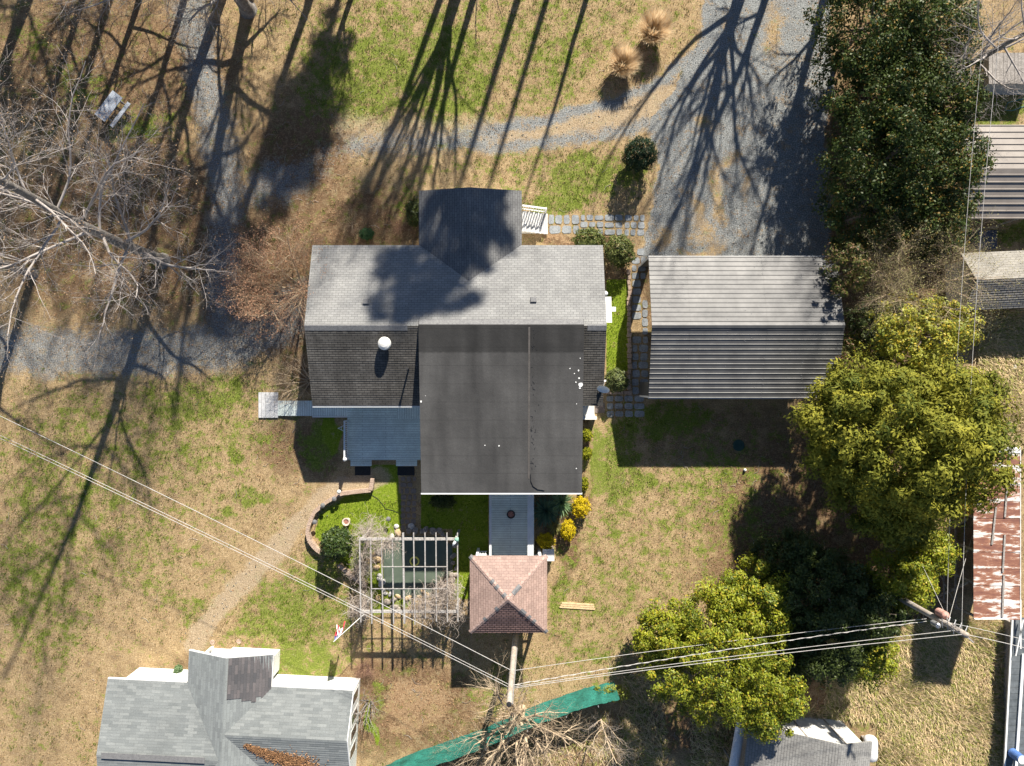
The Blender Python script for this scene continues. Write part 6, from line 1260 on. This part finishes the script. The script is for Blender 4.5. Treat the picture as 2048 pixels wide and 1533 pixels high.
# ------------------------------------------------------------------ loose cover: grass blades, fallen leaves, rough dry grass, debris in the roof valley
rng = np.random.default_rng(77)
RECT = [(612, 1212, 485, 1000), (838, 1048, 372, 500), (1290, 1720, 505, 800), (975, 1070, 985, 1115), (690, 845, 800, 935), (515, 700, 783, 838), (940, 1095, 1110, 1268), (205, 722, 1290, 1560), (763, 908, 1070, 1197), (798, 836, 950, 1062), (1095, 1292, 428, 474), (1900, 2060, 245, 450), (1920, 2060, 488, 618), (1868, 2045, 895, 1240), (1470, 1752, 1440, 1560), (1262, 1300, 500, 838)]
def scatter(n):
    px = rng.uniform(-40, 2090, n); py = rng.uniform(-40, 1575, n); ok = np.ones(n, bool)
    for x0, x1, y0, y1 in RECT: ok &= ~((px > x0) & (px < x1) & (py > y0) & (py < y1))
    return px[ok], py[ok]
px, py = scatter(300000); gr, li, gn_, vi, di, cl = masks(px, py); keep = rng.random(len(px)) < np.clip(.25 + .8 * gn_ + vi - .9 * gr - .5 * li - .4 * di, 0.0, 1); px, py, gn_, vi = px[keep], py[keep], gn_[keep], vi[keep]
n = len(px); X, Y = (px - 1024) / S, (766.5 - py) / S; az = rng.uniform(0, 6.283, n); hh = rng.uniform(.05, .12, n); wd = rng.uniform(.012, .026, n)
b0 = np.stack([X, Y, np.zeros(n)], 1); sdv = np.stack([np.cos(az), np.sin(az), np.zeros(n)], 1) * wd[:, None]; tip = b0 + np.stack([-np.sin(az) * hh * .8, np.cos(az) * hh * .8, hh], 1)
V = np.stack([b0 - sdv, b0 + sdv, tip], 1).reshape(-1, 3)
pat = wob(px, py, .06, 31) + wob(px, py, .2, 32) + .5 * wob(px, py, .015, 33); gsel = rng.random(n) < np.clip(gn_ * .6 + vi * .9 + .24 + .4 * pat, 0.03, 1); T = np.where(gsel[:, None], np.array([.13, .17, .022]) * (.6 + .7 * rng.random((n, 1))), np.array([.33, .25, .14]) * (.45 + .9 * rng.random((n, 1)))); T[vi > .5] *= np.array([.95, 1.12, .75])
tag(np_mesh('lawn_grass', V, np.arange(3 * n).reshape(n, 3), M['straw'], tint=np.repeat(T, 3, 0)), 'short mixed green and straw coloured lawn grass', 'grass', kind='stuff')
# taller tufts
px, py = scatter(9000); gr, li, gn_, vi, di, cl = masks(px, py); keep = rng.random(len(px)) < np.clip(.35 + .5 * gn_ - .9 * gr - .6 * di - .2 * vi, .02, 1); px, py, gn_ = px[keep], py[keep], gn_[keep]; k = 14; n = len(px) * k
gp = np.repeat(rng.random(len(px)) < .35 + .4 * gn_, k); X = np.repeat((px - 1024) / S, k) + rng.normal(0, .10, n); Y = np.repeat((766.5 - py) / S, k) + rng.normal(0, .10, n); az = rng.uniform(0, 6.283, n); hh = rng.uniform(.06, .15, n); wd = rng.uniform(.010, .02, n)
b0 = np.stack([X, Y, np.zeros(n)], 1); sdv = np.stack([np.cos(az), np.sin(az), np.zeros(n)], 1) * wd[:, None]; tip = b0 + np.stack([-np.sin(az) * hh * .9, np.cos(az) * hh * .9, hh], 1); T = np.where(gp[:, None], np.array([.15, .19, .03]) * (.6 + .8 * rng.random((n, 1))), np.array([.46, .34, .19]) * (.5 + .8 * rng.random((n, 1))))
tag(np_mesh('grass_tufts', np.stack([b0 - sdv, b0 + sdv, tip], 1).reshape(-1, 3), np.arange(3 * n).reshape(n, 3), M['straw'], tint=np.repeat(T, 3, 0)), 'scattered taller tufts of green and dead grass', 'grass', kind='stuff')
px, py = scatter(60000); gr, li, gn_, vi, di, cl = masks(px, py); keep = rng.random(len(px)) < np.clip(gr * .8 + di * .25, 0, 1); px, py = px[keep], py[keep]; n = len(px); P_ = np.stack([(px - 1024) / S, (766.5 - py) / S, np.full(n, .012)], 1); rr_ = rng.uniform(.018, .05, n)[:, None]
oc = np.array([[1, 0, 0], [0, 1, 0], [-1, 0, 0], [0, -1, 0], [0, 0, .8]]); V = P_[:, None] + oc[None] * rr_[:, None] * rng.uniform(.6, 1.3, (n, 5, 1)); F = np.concatenate([np.arange(n)[:, None] * 5 + np.array(f) for f in ([0, 1, 4], [1, 2, 4], [2, 3, 4], [3, 0, 4])]); T = np.array([.30, .31, .30]) * (.4 + 1.3 * rng.random((n, 1)))
tag(np_mesh('loose_gravel', V.reshape(-1, 3), F, M['straw'], tint=np.repeat(T, 5, 0)), 'loose stones on the gravel drive', 'gravel', kind='stuff')
px, py = scatter(70000); gr, li, gn_, vi, di, cl = masks(px, py); keep = rng.random(len(px)) < np.clip(.10 + .75 * li + .06 * gr - .5 * vi, 0.015, 1); px, py = px[keep], py[keep]; n = len(px)
P_ = np.stack([(px - 1024) / S, (766.5 - py) / S, rng.uniform(.02, .06, n)], 1); Nn = np.array([0, 0, 1.]) + rng.normal(size=(n, 3)) * .45; Nn /= np.linalg.norm(Nn, axis=1, keepdims=True)
V, F = leaf_quads(P_, Nn, rng.uniform(.05, .12, n), rng.uniform(.035, .07, n), rng); T = np.array([.34, .20, .11]) * (.5 + 1.1 * rng.random((n, 1)))
tag(np_mesh('fallen_leaves', V, F, M['leaf_soft'], tint=np.repeat(T, 4, 0)), 'scattered brown fallen leaves over lawn and drive', 'leaves', kind='stuff')
px, py = scatter(2600); gr, li, gn_, vi, di, cl = masks(px, py); keep = rng.random(len(px)) < np.clip(.12 + .5 * li - vi, .03, 1); px, py = px[keep], py[keep]; out = []
for x, y in zip((px - 1024) / S, (766.5 - py) / S):
    a = rng.uniform(0, 6.283); L_ = rng.uniform(.15, .7); q = np.array([[x, y, .03], [x + L_ * .5 * math.cos(a), y + L_ * .5 * math.sin(a), .05], [x + L_ * math.cos(a + .4), y + L_ * math.sin(a + .4), .03]]); out.append((3, q, np.array([.012, .01, .005])))
V, F = ring_tubes(out); tag(np_mesh('fallen_twigs', V, F, M['twig_pale']), 'fallen twigs strewn over the yard', 'twigs', kind='stuff')
# rough dry grass
def rough(n, regs):
    out = []
    for (x0, x1, y0, y1, f) in regs: k = int(n * f); out.append(np.stack([rng.uniform(x0, x1, k), rng.uniform(y0, y1, k)], 1))
    q = np.concatenate(out); return q[:, 0], q[:, 1]
px, py = rough(52000, ((1650, 2010, 1240, 1560, .62), (1950, 2070, 620, 900, .2), (1380, 1660, 1420, 1560, .08), (1240, 1330, 1350, 1560, .05), (940, 1260, 1430, 1560, .05)))
ok = ~(((px > 1868) & (px < 2045) & (py > 895) & (py < 1240)) | ((px > 1475) & (px < 1752) & (py > 1440)) | ((px < 1232) & (py < 1545 - (px - 745) * .375))); px, py = px[ok], py[ok]; n = len(px)
X, Y = (px - 1024) / S, (766.5 - py) / S; fld = np.sin(X * 1.1 + 1.3 * np.sin(Y * .8)) + np.cos(Y * 1.3 + X * .5); az = fld * .8 + rng.normal(0, 1.0, n) - .6; Ls = rng.uniform(.25, .6, n) * (1 + .25 * fld); tl = rng.uniform(.6, 1.35, n)
d = np.stack([np.sin(tl) * np.cos(az), np.sin(tl) * np.sin(az), np.cos(tl)], 1); sdv = np.stack([-np.sin(az), np.cos(az), np.zeros(n)], 1) * rng.uniform(.01, .022, n)[:, None]; b0 = np.stack([X, Y, np.zeros(n)], 1); mid = b0 + d * (Ls * .55)[:, None]; tip = b0 + d * Ls[:, None] * np.array([1.1, 1.1, .75])
V = np.stack([b0 - sdv, b0 + sdv, mid + sdv, mid - sdv, tip, tip], 1); V[:, 5] += sdv * .2; V[:, 4] -= sdv * .2; idx = np.arange(n)[:, None] * 6; F = np.concatenate([idx + np.array([0, 1, 2, 3]), idx + np.array([3, 2, 5, 4])])
g_ = rng.random(n) < .3 + .15 * np.sin(X * 2.1) * np.cos(Y * 1.7); T = np.where(g_[:, None], np.array([.40, .43, .12]), np.array([.82, .66, .41])) * (.55 + .6 * rng.random((n, 1)))
tag(np_mesh('rough_grass', V.reshape(-1, 3), F, M['straw'], tint=np.repeat(T, 6, 0)), 'long tousled straw coloured rough grass', 'grass', kind='stuff')
# leaf debris in the valley of the silver roof
n = 3800; k = rng.random(n); w0 = rng.normal(0, 1, n); A_, B_ = np.array([490, 1496.]), np.array([610, 1545.]); pxv = A_[0] + (B_[0] - A_[0]) * k + w0 * (3 + 14 * k); pyv = A_[1] + (B_[1] - A_[1]) * k ** .8 + rng.normal(0, 1, n) * (2 + 10 * k)
zz = np.full(n, 3.6); P_ = np.stack([(pxv - 1024) / S * (1 - 3.6 / H), (766.5 - pyv) / S * (1 - 3.6 / H), zz], 1)
dg = bpy.context.evaluated_depsgraph_get(); zs = []
for p in P_:
    hit = bpy.context.scene.ray_cast(dg, Vector((p[0], p[1], 9)), Vector((0, 0, -1))); zs.append(hit[1].z if hit[0] else 3.)
P_[:, 2] = np.array(zs) + rng.uniform(.01, .05, n); Nn = np.array([0, 0, 1.]) + rng.normal(size=(n, 3)) * .5; Nn /= np.linalg.norm(Nn, axis=1, keepdims=True); V, F = leaf_quads(P_, Nn, rng.uniform(.06, .14, n), .06, rng)
tag(np_mesh('leaf_debris', V, F, M['leaf_soft'], tint=np.repeat(np.array([.36, .2, .1]) * (.5 + rng.random((n, 1))), 4, 0)), 'drift of brown leaves in the valley of the silver roof', 'leaves', kind='stuff')
